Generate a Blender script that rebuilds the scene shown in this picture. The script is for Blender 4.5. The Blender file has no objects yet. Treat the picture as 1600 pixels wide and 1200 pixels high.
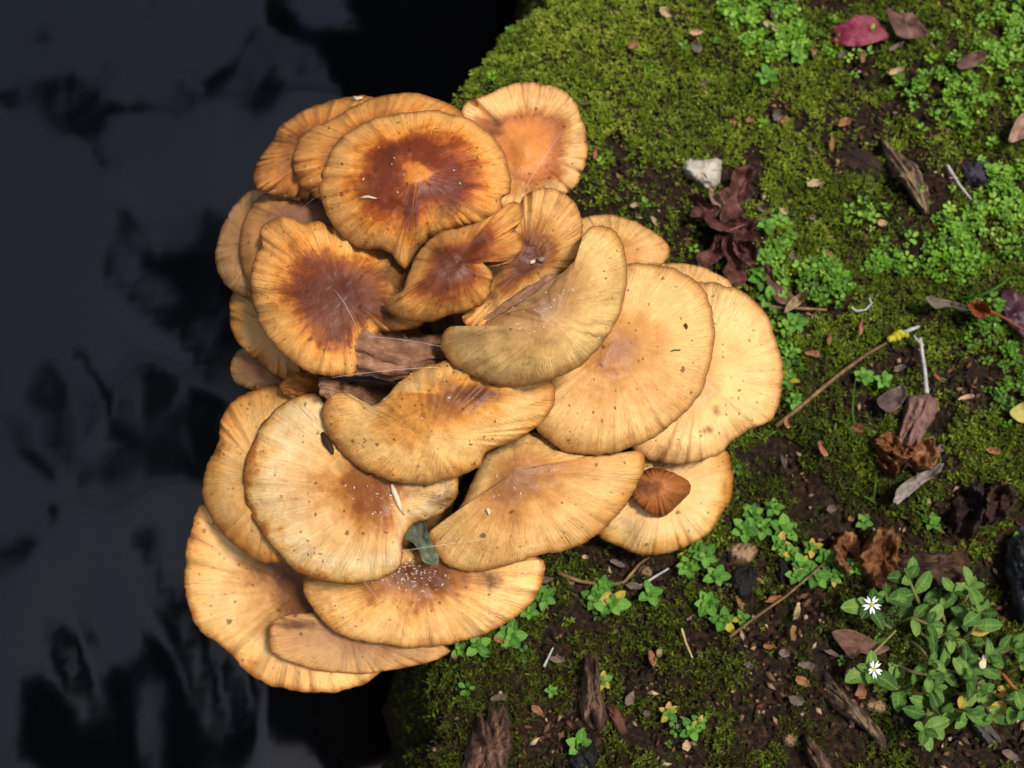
import bpy, math, random
import numpy as np
from math import radians as R
from mathutils import Vector, Matrix
random.seed(7)
C = bpy.context.scene.collection
SC = bpy.context.scene
# ------------------------------------------------------------------ camera
CAM = np.array([0.0, -0.205, 0.56])
AIM = np.array([0.0, 0.0, 0.0])
HFOV = R(45.0)
PW, PH = 1600.0, 1200.0            # the photograph's own pixel grid, used only to read positions
cam_d = bpy.data.cameras.new('camera'); cam = bpy.data.objects.new('camera', cam_d); C.objects.link(cam)
cam.location = CAM
cam.rotation_euler = Vector(AIM - CAM).to_track_quat('-Z', 'Y').to_euler()
cam_d.sensor_width = 36; cam_d.angle = HFOV
cam_d.clip_start = 0.01; cam_d.clip_end = 400
cam_d.dof.use_dof = True; cam_d.dof.focus_distance = 0.475; cam_d.dof.aperture_fstop = 13
SC.camera = cam
# ------------------------------------------------------------------ sky and sun
SUN_DIR = Vector((0.30, -0.10, 0.94)).normalized()      # towards the sun
w = bpy.data.worlds.new('World'); SC.world = w; w.use_nodes = True
nt = w.node_tree; bg = nt.nodes['Background']
sky = nt.nodes.new('ShaderNodeTexSky'); sky.sky_type = 'NISHITA'; sky.sun_disc = False
sky.sun_elevation = math.asin(SUN_DIR.z); sky.sun_rotation = math.atan2(SUN_DIR.x, SUN_DIR.y)
sky.dust_density = 4.0; sky.air_density = 1.0; sky.ozone_density = 1.0
hs = nt.nodes.new('ShaderNodeHueSaturation'); hs.inputs['Saturation'].default_value = 0.85   # thin high cloud takes the blue out
nt.links.new(sky.outputs[0], hs.inputs['Color']); nt.links.new(hs.outputs[0], bg.inputs[0])
bg.inputs[1].default_value = 0.10
sl = bpy.data.lights.new('sun', 'SUN'); sl.energy = 3.2; sl.angle = R(8); sl.color = (1.0, 0.955, 0.88)
so = bpy.data.objects.new('sun', sl); C.objects.link(so); so.rotation_euler = (-SUN_DIR).to_track_quat('-Z', 'Y').to_euler()
so.location = (-2, 2, 3)
vs = SC.view_settings; vs.view_transform = 'Standard'; vs.look = 'None'; vs.gamma = 1; vs.use_curve_mapping = False
vs.exposure = 0.0
SC.cycles.use_denoising = True
SC.cycles.max_bounces = 6
# NUMPY-BEGIN
# ------------------------------------------------------------------ pixel -> direction, noise, ground
fwd = (AIM - CAM) / np.linalg.norm(AIM - CAM)
rgt = np.cross(fwd, [0, 0, 1]); rgt /= np.linalg.norm(rgt)
upv = np.cross(rgt, fwd)
TX = math.tan(HFOV / 2)
def rays(p):
    p = np.asarray(p, float)
    sx = (p[..., 0] / PW - .5) * 2 * TX
    sy = -(p[..., 1] / PH - .5) * 2 * TX * PH / PW
    d = fwd + sx[..., None] * rgt + sy[..., None] * upv
    return d
def at_z(p, z):
    d = rays(p); t = (np.asarray(z) - CAM[2]) / d[..., 2]
    return CAM + t[..., None] * d
def hsh(ix, iy, s):
    with np.errstate(over='ignore'):
        h = (ix.astype(np.int64) * 374761393 + iy.astype(np.int64) * 668265263 + s * 974634777) & 0x7fffffff
        h = ((h ^ (h >> 13)) * 1274126177) & 0x7fffffff
        h = (h ^ (h >> 16)) & 0xffff
    return h / 65535.0
def vn(x, y, s=0):
    x = np.asarray(x, float); y = np.asarray(y, float)
    ix = np.floor(x); iy = np.floor(y); fx = x - ix; fy = y - iy
    fx = fx * fx * (3 - 2 * fx); fy = fy * fy * (3 - 2 * fy)
    a = hsh(ix, iy, s); b = hsh(ix + 1, iy, s); c = hsh(ix, iy + 1, s); d = hsh(ix + 1, iy + 1, s)
    return (a + (b - a) * fx) * (1 - fy) + (c + (d - c) * fx) * fy
def fbm(x, y, s=0, o=4):
    v = 0; a = .5; t = 0
    for k in range(o):
        v = v + a * vn(x * 2 ** k + 17.3 * k, y * 2 ** k + 5.1 * k, s + k); t += a; a *= .5
    return v / t
# left edge of the bank: photo pixels -> ground plane
EDGE = at_z([(905, -160), (845, 0), (795, 55), (748, 105), (712, 165), (690, 260), (672, 420), (668, 640), (690, 860), (694, 1000), (674, 1060), (668, 1130), (664, 1210), (655, 1400)], 0.0)[::-1]
WATER_Z = -0.17
def edge_dist(x, y):
    xe = np.interp(y, EDGE[:, 1], EDGE[:, 0])
    sl_ = np.gradient(EDGE[:, 0], EDGE[:, 1]); s = np.interp(y, EDGE[:, 1], sl_)
    wob = 0.012 * (vn(y * 55, y * 0 + 3, 5) - .5) + .006 * (vn(y * 160, y * 0, 9) - .5)
    return (x - xe + wob) / np.sqrt(1 + np.clip(s, -1.5, 1.5) ** 2)
def ground(x, y):
    x = np.asarray(x, float); y = np.asarray(y, float)
    z = 0.020 * (fbm(x * 16, y * 16, 1, 3) - .5) + 0.010 * (fbm(x * 60, y * 60, 2, 3) - .5)
    z = z + 0.012 * np.exp(-((x - .03) ** 2 + (y - .17) ** 2) / (2 * .07 ** 2))       # moss cushion
    e = edge_dist(x, y)
    r = np.clip(1 - e / .035, 0, 1)
    z = z - .014 * r * r
    z = z - np.clip(-e, 0, .06) * 4.2 * (1 + .25 * (vn(x * 40, y * 40, 8) - .5))
    return z
def on_ground(p):
    p = np.asarray(p, float); z = np.zeros(p.shape[:-1])
    for _ in range(4):
        q = at_z(p, z); z = ground(q[..., 0], q[..., 1])
    return at_z(p, z)
def to_px(P):
    v = np.asarray(P) - CAM
    d = v @ fwd
    return np.stack([((v @ rgt) / d / TX / 2 + .5) * PW, (.5 - (v @ upv) / d / TX / 2 * PW / PH) * PH], -1)
def spline(pts, n):
    P = np.asarray(pts, float); m = len(P); out = []
    per = 24
    t = (np.arange(per) / per)[:, None]
    for i in range(m):
        a, b, c, d = P[i - 1], P[i], P[(i + 1) % m], P[(i + 2) % m]
        out.append(.5 * ((2 * b) + (c - a) * t + (2 * a - 5 * b + 4 * c - d) * t * t + (3 * b - a - 3 * c + d) * t ** 3))
    Q = np.concatenate(out); Q2 = np.vstack([Q, Q[:1]])
    L = np.concatenate([[0], np.cumsum(np.linalg.norm(np.diff(Q2, axis=0), axis=1))])
    s = np.linspace(0, L[-1], n, endpoint=False)
    return np.stack([np.interp(s, L, Q2[:, k]) for k in (0, 1)], -1)
# ------------------------------------------------------------------ the mushroom caps, read off the photograph
# key: outline px, centre px, z of the centre, tilt (x, y), dome, rim roll, wave, bumps[(px,py,sigma,amp)], palette
CAPS = {
 'L': dict(o=[(688,540),(692,520),(704,510),(722,511),(745,514),(790,487),(840,452),(880,425),(902,400),(911,368),(926,353),(945,352),(963,365),(976,388),(981,425),(976,465),(962,503),(938,542),(900,575),(850,597),(805,605),(760,598),(720,577),(697,558)], c=(868,508), cc=(842,478), z=.128, t=(.10,-.42), dome=.020, roll=.006, wave=.003, umbo=.0, pal='olive', b=[(712,530,26,-.004),(940,380,30,-.005)]),
 'J': dict(fold=0.003, o=[(600,470),(614,471),(628,458),(640,420),(658,388),(690,362),(740,350),(775,332),(797,316),(814,319),(817,338),(808,352),(800,356),(813,366),(815,388),(800,406),(770,408),(756,402),(753,408),(768,424),(770,442),(760,468),(737,484),(700,492),(672,502),(640,500),(612,489)], c=(712,412), z=.130, t=(-.05,-.25), dome=.016, roll=.003, wave=.003, umbo=0, pal='dark', b=[(752,398,14,-.006),(800,335,22,.004),(620,475,20,.004)]),
 'B': dict(fold=0.0032, o=[(498,300),(505,262),(530,220),(572,190),(625,176),(680,172),(730,185),(765,208),(788,238),(797,272),(798,298),(784,308),(782,330),(760,346),(720,353),(690,362),(658,382),(645,402),(634,420),(622,412),(610,396),(594,388),(570,389),(546,378),(524,356),(507,328)], c=(652,272), z=.125, t=(-.06,-.06), dome=.010, roll=.006, wave=.0025, umbo=.003, pal='B', b=[(632,400,26,-.004),(655,270,75,-.003)]),
 'K': dict(fold=0.003, o=[(806,330),(820,306),(842,295),(873,297),(897,316),(909,346),(908,384),(893,412),(862,438),(815,468),(775,500),(735,512),(722,490),(740,440),(775,380)], c=(825,412), z=.108, t=(.12,-.16), dome=-.006, roll=.002, wave=.003, umbo=.0, pal='K', b=[(830,410,45,-.004)]),
 'Q': dict(o=[(504,640),(512,622),(530,614),(547,616),(553,632),(575,637),(596,624),(625,596),(660,574),(720,560),(790,565),(850,590),(866,604),(863,638),(842,664),(806,688),(762,704),(752,718),(748,730),(715,745),(662,758),(612,751),(562,732),(526,698),(507,664)], c=(668,684), cc=(706,616), z=.112, t=(-.05,-.45), dome=.016, roll=.004, wave=.0025, umbo=0, pal='Q', b=[(540,630,28,-.004),(570,640,20,-.003)]),
 'M': dict(o=[(930,420),(978,411),(1022,412),(1062,422),(1096,446),(1114,482),(1116,530),(1105,590),(1086,626),(1050,664),(1010,689),(960,706),(900,708),(862,692),(834,662),(842,615),(862,570),(888,500)], c=(962,545), z=.102, t=(.22,-.28), dome=.011, roll=.005, wave=.002, umbo=.0015, pal='pale', b=[]),
 'S': dict(o=[(671,832),(690,815),(715,795),(732,768),(745,735),(762,706),(795,690),(824,677),(852,680),(880,697),(912,711),(955,709),(1000,705),(1008,728),(996,760),(970,800),(940,829),(895,855),(840,870),(780,886),(730,894),(692,881),(675,856)], c=(808,735), z=.094, t=(.12,-.48), dome=.014, roll=.004, wave=.002, umbo=.0015, pal='S', b=[(985,712,25,.003),(690,830,25,-.003)]),
 'N': dict(fold=0.003, o=[(1035,455),(1100,440),(1132,446),(1170,463),(1200,496),(1217,545),(1223,590),(1218,630),(1204,658),(1170,670),(1146,690),(1122,710),(1080,722),(1040,723),(1008,715),(985,690),(1000,600),(1010,520)], c=(1092,585), z=.083, t=(.30,-.20), dome=.008, roll=.004, wave=.0035, umbo=0, pal='pale2', b=[(1075,690,26,.003),(1150,480,40,.002)]),
 'T': dict(fold=0.002, o=[(1000,716),(1060,712),(1130,702),(1142,725),(1146,762),(1131,800),(1101,838),(1052,862),(1002,867),(962,851),(934,830),(945,785),(965,745)], c=(1035,765), z=.062, t=(.20,-.30), dome=.007, roll=.005, wave=.002, umbo=0, pal='cream', b=[(975,835,16,-.004)]),
 'R': dict(fold=0.0026, o=[(380,762),(384,722),(400,680),(430,640),(465,619),(492,615),(504,628),(503,655),(512,680),(560,690),(640,700),(700,722),(717,750),(710,782),(682,808),(645,822),(629,848),(627,880),(613,896),(570,911),(520,912),(470,896),(440,870),(411,836),(390,800)], c=(600,765), z=.086, t=(-.20,-.34), dome=.010, roll=.005, wave=.003, umbo=0, pal='R', b=[(610,860,30,.003),(640,830,25,-.004)]),
 'X': dict(fold=0.0026, o=[(476,898),(520,880),(600,860),(690,850),(780,858),(842,872),(851,886),(841,922),(811,960),(760,990),(700,1008),(640,1012),(580,1005),(530,990),(498,963),(476,930)], c=(655,895), z=.068, t=(-.02,-.60), dome=.004, roll=.004, wave=.003, umbo=0, pal='X', b=[(655,890,50,-.004)]),
 'Y': dict(o=[(420,1000),(427,973),(448,962),(490,958),(560,955),(640,975),(698,1012),(700,1020),(672,1034),(620,1045),(562,1053),(500,1049),(452,1035),(426,1020)], c=(545,990), z=.050, t=(-.08,-.55), dome=-.010, roll=.003, wave=.002, umbo=0, pal='Y', b=[]),
 'V': dict(fold=0.0035, o=[(317,782),(320,735),(340,692),(345,655),(366,626),(402,608),(436,605),(480,640),(500,720),(500,800),(480,870),(448,880),(402,875),(362,848),(331,812)], c=(425,755), z=.060, t=(-.40,-.22), dome=.006, roll=.004, wave=.0035, umbo=0, pal='V', b=[]),
 'W': dict(fold=0.003, o=[(288,882),(295,842),(316,790),(360,800),(430,830),(520,880),(600,950),(640,1010),(592,1050),(570,1071),(520,1081),(470,1081),(420,1068),(382,1046),(350,1012),(310,982),(291,932)], c=(470,920), z=.035, t=(-.25,-.38), dome=-.004, roll=.004, wave=.003, umbo=0, pal='W', b=[(450,920,60,-.004)]),
 'F': dict(fold=0.0042, o=[(391,430),(398,402),(409,384),(406,362),(424,343),(450,338),(472,349),(500,345),(560,370),(620,400),(640,440),(650,480),(664,503),(640,514),(590,521),(562,542),(556,584),(530,589),(482,580),(450,560),(420,530),(400,492),(392,458)], c=(535,460), z=.103, t=(-.16,-.16), dome=.006, roll=.006, wave=.0035, umbo=0, pal='F', b=[(540,450,60,-.003),(405,372,22,-.003)]),
 'C': dict(fold=0.003, o=[(457,258),(463,225),(482,203),(512,190),(555,166),(600,149),(645,145),(690,158),(722,178),(730,230),(690,290),(620,320),(540,325),(500,310),(470,290)], c=(585,232), z=.110, t=(-.12,.02), dome=.006, roll=.006, wave=.003, umbo=0, pal='C', b=[(560,240,40,-.003)]),
 'A': dict(fold=0.0026, o=[(721,170),(760,148),(805,130),(852,132),(888,147),(908,178),(917,216),(915,256),(900,290),(878,307),(835,330),(790,325),(755,290),(730,240)], c=(822,232), z=.098, t=(.10,.00), dome=-.010, roll=.004, wave=.002, umbo=.007, pal='A', b=[(800,150,25,.001)]),
 'O': dict(o=[(895,350),(912,339),(950,335),(990,345),(1022,363),(1045,383),(1040,406),(1010,430),(960,440),(910,420),(890,385)], c=(958,398), z=.082, t=(.22,.0), dome=.006, roll=.003, wave=.003, umbo=0, pal='pale', b=[]),
 'P': dict(o=[(1020,420),(1046,411),(1090,415),(1125,430),(1144,446),(1140,490),(1090,510),(1040,490)], c=(1078,455), z=.072, t=(.25,-.05), dome=.005, roll=.003, wave=.002, umbo=0, pal='pale', b=[]),
 'D': dict(fold=0.004, o=[(396,285),(401,255),(428,215),(440,195),(480,170),(530,154),(575,150),(620,170),(610,240),(540,290),(470,310),(415,301)], c=(500,232), z=.096, t=(-.22,.05), dome=.005, roll=.005, wave=.0035, umbo=0, pal='D', b=[]),
 'E': dict(o=[(375,392),(380,345),(400,312),(432,290),(462,276),(520,280),(560,330),(540,400),(480,440),(400,460),(385,435)], c=(470,355), z=.090, t=(-.25,-.05), dome=.006, roll=.004, wave=.002, umbo=0, pal='E', b=[]),
 'G': dict(o=[(336,405),(342,370),(356,335),(380,306),(405,296),(450,310),(470,370),(440,430),(400,465),(366,456),(346,436)], c=(405,382), z=.075, t=(-.30,-.05), dome=.006, roll=.004, wave=.002, umbo=0, pal='G', b=[]),
 'H': dict(fold=0.0035, o=[(359,490),(363,460),(385,442),(440,440),(490,480),(520,540),(505,590),(466,592),(440,592),(410,571),(385,550),(365,522)], c=(440,515), z=.080, t=(-.30,-.15), dome=.005, roll=.004, wave=.003, umbo=0, pal='V', b=[]),
 'I': dict(o=[(360,572),(374,546),(400,545),(440,570),(460,605),(430,625),(390,609),(366,596)], c=(405,585), z=.064, t=(-.30,-.2), dome=.005, roll=.003, wave=.002, umbo=0, pal='G', b=[]),
 'U': dict(o=[(984,772),(990,748),(1018,731),(1050,738),(1076,752),(1078,768),(1064,785),(1048,800),(1030,809),(1006,797)], c=(1025,758), z=.074, t=(.05,-.42), dome=.003, roll=.002, wave=.0025, umbo=.0, pal='U', b=[(1010,760,12,-.002),(1045,770,12,.0015)]),
}
ORDER = 'LJBKQMSNUTRXYVWFCAOPDEGHI'
NT = 224
RT = np.concatenate([np.linspace(0.0, .9, 31)[1:], [.93, .955, .975, .988, 1.0]])
def cap_surface(key, z=None):
    """top surface of a cap: arrays P[ring, theta, 3], plus centre point and normal"""
    s = CAPS[key]; seed = ord(key)
    rs = np.random.RandomState(seed)
    o = spline(s['o'], NT); c = np.array(s['c'], float)
    th = np.arange(NT) / NT * 2 * np.pi
    size = np.mean(np.linalg.norm(o - c, axis=1))
    dirn = (o - c) / np.linalg.norm(o - c, axis=1)[:, None]
    per = lambda f, sd: fbm(np.cos(th) * f + 40, np.sin(th) * f + 40, sd, 3) - .5
    o = o + dirn * ((per(5, seed) * .045 * size + per(20, seed + 3) * .030 * size)[:, None])
    n = np.array([s['t'][0] * .62, s['t'][1] * .58, 1.0]); n /= np.linalg.norm(n)
    P0 = at_z(c, s['z'] if z is None else z)
    r = RT[:, None]
    px = c + r[..., None] * (o - c)[None]
    cc = np.array(s.get('cc', s['c']), float)
    vo = o - cc; po = np.arctan2(vo[:, 1], vo[:, 0]); ro_ = np.hypot(vo[:, 0], vo[:, 1])
    bins = np.full(180, 0.0); bi = ((po + np.pi) / (2 * np.pi) * 180).astype(int) % 180
    np.maximum.at(bins, bi, ro_)
    ok = np.nonzero(bins > 0)[0]; cen = -np.pi + (ok + .5) * 2 * np.pi / 180
    vv = px - cc; pp = np.arctan2(vv[..., 1], vv[..., 0])
    Rp = np.interp(pp.ravel(), np.concatenate([cen - 2 * np.pi, cen, cen + 2 * np.pi]), np.tile(bins[ok], 3)).reshape(pp.shape)
    ra = np.clip(np.hypot(vv[..., 0], vv[..., 1]) / Rp, 0, 1.0)
    ra = np.maximum(ra, r ** 14)
    asp = 1 + .35 * per(1.2, seed + 9)[None]
    rb = np.hypot(vv[..., 0], vv[..., 1]) / ro_.max()
    H = -s['dome'] * (1.15 * rb ** 2 * asp + .25 * ra ** 4) - s['roll'] * r ** 8
    H = H + s['umbo'] * (np.exp(-(r / .30) ** 2) - 1)
    wv = sum(rs.uniform(.4, 1) * np.sin(k * th + rs.uniform(0, 6.3)) for k in (2, 3, 5, 7)) / 2.2
    wv = wv + per(7, seed + 5) * 1.8
    H = H + s['wave'] * wv[None] * r ** 2.6
    H = H + .0026 * per(20, seed + 7)[None] * r ** 3 * np.clip(1.1 - r * .5, 0, 1)
    H = H + .0011 * (fbm(px[..., 0] / 26, px[..., 1] / 26, seed + 11, 3) - .5) * 1.6
    H = H + s.get('fold', .0016) * (per(9, seed + 21)[None] * 4.2) * r ** 4
    for (bx, by, sg, am) in s['b']:
        H = H + am * np.exp(-((px[..., 0] - bx) ** 2 + (px[..., 1] - by) ** 2) / (2 * sg * sg))
    H = H - H[0].mean()
    d = rays(px)
    t = (((P0 - CAM) @ n) + H) / (d @ n)
    return CAM + t[..., None] * d, P0, n, th, size, pp, ra
# NUMPY-END
ZC = dict(L=0.1500, J=0.1520, B=0.1460, K=0.1180, Q=0.1120, M=0.1010, S=0.0790, N=0.0680, U=0.0490, T=0.0390, R=0.0860, X=0.0410, Y=0.0180, V=0.0600, W=0.0080, F=0.1180, C=0.1260, A=0.1100, O=0.0850, P=0.0530, D=0.1130, E=0.0970, G=0.0790, H=0.0620, I=0.0410)      # heights of the cap centres above the bank
for k_, z_ in ZC.items(): CAPS[k_]['z'] = z_
# ------------------------------------------------------------------ helpers
def lin(h):
    f = lambda v: v / 12.92 if v <= .04045 else ((v + .055) / 1.055) ** 2.4
    return tuple(f(int(h[i:i + 2], 16) / 255) for i in (0, 2, 4)) + (1.0,)
def tag(o, label=None, cat=None, group=None, kind=None):
    if label: o['label'] = label
    if cat: o['category'] = cat
    if group: o['group'] = group
    if kind: o['kind'] = kind
    return o
def empty(name, loc, label=None, cat=None, group=None):
    o = bpy.data.objects.new(name, None); C.objects.link(o); o.location = loc; o.empty_display_size = .01
    return tag(o, label, cat, group)
def mesh_data(name, verts, faces, smooth=True):
    me = bpy.data.meshes.new(name)
    me.from_pydata([tuple(map(float, v)) for v in verts], [], [tuple(map(int, f)) for f in faces])
    if smooth: me.polygons.foreach_set('use_smooth', [True] * len(me.polygons))
    me.update(); return me
def link(name, me, m=None, parent=None):
    if m is not None and not me.materials: me.materials.append(m)
    o = bpy.data.objects.new(name, me); C.objects.link(o)
    if parent is not None:
        o.parent = parent
    return o
def local(verts, origin):
    return np.asarray(verts, float).reshape(-1, 3) - np.asarray(origin, float)
def grid_faces(nr, nt_, close=True, off=0, flip=False):
    F = []
    for i in range(nr - 1):
        for j in range(nt_ if close else nt_ - 1):
            a = off + i * nt_ + j; b = off + i * nt_ + (j + 1) % nt_
            q = (a, b, b + nt_, a + nt_)
            F.append(q[::-1] if flip else q)
    return F
class NB:
    """small node-graph builder"""
    def __init__(s, name):
        s.m = bpy.data.materials.new(name); s.m.use_nodes = True; s.t = s.m.node_tree; s.p = s.t.nodes['Principled BSDF']
    def n(s, typ, **kw):
        nd = s.t.nodes.new(typ)
        for k, v in kw.items():
            if k.startswith('i_'):
                key = k[2:]; key = int(key) if key.isdigit() else key.replace('_', ' ')
                s.set(nd.inputs[key], v)
            else: setattr(nd, k, v)
        return nd
    def set(s, sock, v):
        if hasattr(v, 'is_output') or isinstance(v, bpy.types.NodeSocket): s.t.links.new(v, sock)
        else: sock.default_value = v
    def math(s, op, a, b=0.0, clamp=False):
        nd = s.t.nodes.new('ShaderNodeMath'); nd.operation = op; nd.use_clamp = clamp
        s.set(nd.inputs[0], a); s.set(nd.inputs[1], b); return nd.outputs[0]
    def noise(s, vec, scale, detail=4.0, rough=.55, out=0):
        nd = s.t.nodes.new('ShaderNodeTexNoise'); s.set(nd.inputs['Vector'], vec); nd.inputs['Scale'].default_value = scale
        nd.inputs['Detail'].default_value = detail; nd.inputs['Roughness'].default_value = rough
        return nd.outputs[out]
    def ramp(s, fac, stops, interp='LINEAR'):
        nd = s.t.nodes.new('ShaderNodeValToRGB'); cr = nd.color_ramp; cr.interpolation = interp
        while len(cr.elements) < len(stops): cr.elements.new(.5)
        for e, (p, c) in zip(cr.elements, stops):
            e.position = p; e.color = c if not isinstance(c, (int, float)) else (c, c, c, 1)
        s.set(nd.inputs[0], fac); return nd.outputs[0]
    def mix(s, fac, a, b, mode='MIX'):
        nd = s.t.nodes.new('ShaderNodeMix'); nd.data_type = 'RGBA'; nd.blend_type = mode
        s.set(nd.inputs[0], fac); s.set(nd.inputs[6], a); s.set(nd.inputs[7], b); return nd.outputs[2]
    def bump(s, h, strength, dist):
        nd = s.t.nodes.new('ShaderNodeBump'); nd.inputs['Strength'].default_value = strength; nd.inputs['Distance'].default_value = dist
        s.set(nd.inputs['Height'], h); s.t.links.new(nd.outputs[0], s.p.inputs['Normal']); return nd
    def scalevec(s, v, sc):
        nd = s.t.nodes.new('ShaderNodeVectorMath'); nd.operation = 'MULTIPLY'; s.set(nd.inputs[0], v); nd.inputs[1].default_value = sc; return nd.outputs[0]
def simple_mat(name, cols, scale=120, rough=.75, bump=.5, bdist=.001, stretch=(1, 1, 1), spec=.3, sss=0, rnd=0.0):
    b = NB(name); tc = b.n('ShaderNodeTexCoord').outputs['Object']
    v = b.scalevec(tc, stretch)
    f = b.noise(v, scale, 6, .62)
    st = [(.28 + .44 * i / max(1, len(cols) - 1), lin(c)) for i, c in enumerate(cols)]
    col = b.ramp(f, st)
    if rnd:
        oi = b.n('ShaderNodeObjectInfo').outputs['Random']
        h = b.n('ShaderNodeHueSaturation'); b.set(h.inputs['Color'], col)
        b.set(h.inputs['Value'], b.math('ADD', b.math('MULTIPLY', oi, rnd), 1 - rnd / 2))
        b.set(h.inputs['Hue'], b.math('ADD', b.math('MULTIPLY', oi, -.05), .525)); col = h.outputs[0]
    b.set(b.p.inputs['Base Color'], col); b.p.inputs['Roughness'].default_value = rough
    b.p.inputs['Specular IOR Level'].default_value = spec
    if bump: b.bump(b.noise(v, scale * 2.5, 5, .6), bump, bdist)
    return b.m
# ------------------------------------------------------------------ cap materials
# palette: colour stops over the radius, (position, colour); spots 0..1; grey bloom 0..1; streak strength
PAL = {
 'B':    ([(0,'c07a30'),(.12,'c8802f'),(.20,'8a4416'),(.30,'682c10'),(.46,'6e2f10'),(.60,'a2541a'),(.74,'dc9644'),(.88,'efb468'),(1,'e6ac66')], .55, .10, .55),
 'C':    ([(0,'7a4a33'),(.30,'8a5638'),(.50,'a3662f'),(.70,'c98a42'),(.88,'d8a05a'),(1,'c98c48')], .35, .55, .50),
 'D':    ([(0,'7d5138'),(.45,'8f5c34'),(.70,'b87a3c'),(.88,'c9924f'),(1,'a8713a')], .35, .35, .50),
 'A':    ([(0,'d89550'),(.25,'d08c4c'),(.42,'bd7a44'),(.56,'a86a3c'),(.68,'cf9c5a'),(.80,'e8c48a'),(1,'d9ac6e')], .45, .10, .45),
 'E':    ([(0,'8a6450'),(.45,'9a7058'),(.62,'a8784a'),(.80,'c09058'),(1,'b0824e')], .25, .65, .35),
 'F':    ([(0,'502416'),(.24,'5a2a16'),(.44,'743a1c'),(.58,'a8642a'),(.72,'e6a654'),(.86,'f2be72'),(1,'dea258')], .80, .40, .60),
 'J':    ([(0,'7a4120'),(1,'d09a50')], .4, .2, .5),
 'dark': ([(0,'522412'),(.32,'5e2a12'),(.52,'884820'),(.68,'bb7c3a'),(.84,'d9a35c'),(1,'d2984e')], .45, .25, .50),
 'K':    ([(0,'4e260e'),(.22,'5e300f'),(.40,'966024'),(.55,'cfa05c'),(.75,'e0b878'),(1,'cf9c5c')], .45, .05, .60),
 'L':    ([(0,'b58b52'),(1,'dcb878')], .3, .1, .5),
 'olive':([(0,'866440'),(.15,'94724a'),(.35,'b48e5a'),(.60,'d6b174'),(.85,'f0cf8c'),(1,'deae64')], .25, .12, .45),
 'pale': ([(0,'a06c38'),(.15,'ac7842'),(.35,'c69452'),(.60,'e6b978'),(.85,'efc888'),(1,'dcaa68')], .40, .05, .55),
 'pale2':([(0,'cc9458'),(.20,'d8a260'),(.42,'eac080'),(.75,'f4d094'),(1,'e6b878')], .50, .02, .50),
 'cream':([(0,'a8753f'),(.25,'d8ab72'),(.45,'ecc284'),(.75,'f4d298'),(.92,'e8bb70'),(1,'c98c40')], .25, .02, .35),
 'Q':    ([(0,'7c5028'),(.14,'804c20'),(.30,'a06622'),(.48,'d89c4c'),(.70,'efc682'),(.88,'efbe76'),(1,'d89c50')], .55, .12, .55),
 'R':    ([(0,'7e4a22'),(.18,'8c5626'),(.34,'bb8442'),(.55,'e6bd80'),(.80,'f6dcaa'),(.93,'ecc27c'),(1,'b97830')], .45, .10, .40),
 'S':    ([(0,'8a6038'),(.18,'966636'),(.40,'b98648'),(.65,'dfb472'),(.85,'ecc484'),(1,'dca860')], .35, .15, .50),
 'V':    ([(0,'b9854a'),(.35,'d6a862'),(.65,'ddb578'),(.88,'d4a25a'),(1,'b9803a')], .50, .05, .50),
 'W':    ([(0,'5e3a1c'),(.25,'86582a'),(.45,'c09252'),(.70,'e8c58a'),(.90,'e6bc78'),(1,'c58c46')], .55, .05, .40),
 'X':    ([(0,'5e3418'),(.22,'6e401c'),(.42,'a66c30'),(.60,'e0ae66'),(.85,'efc88a'),(1,'d9a256')], .40, .08, .60),
 'Y':    ([(0,'8d6240'),(.35,'a57c52'),(.65,'c29c70'),(.90,'c89e66'),(1,'9a6a34')], .20, .10, .55),
 'G':    ([(0,'9a7258'),(.45,'a87f60'),(.70,'b48c5c'),(.90,'c09a6a'),(1,'a87e54')], .30, .35, .35),
 'U':    ([(0,'a06634'),(.5,'a86c38'),(.85,'9c6230'),(1,'7a4520')], .10, .0, .70),
}
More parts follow.
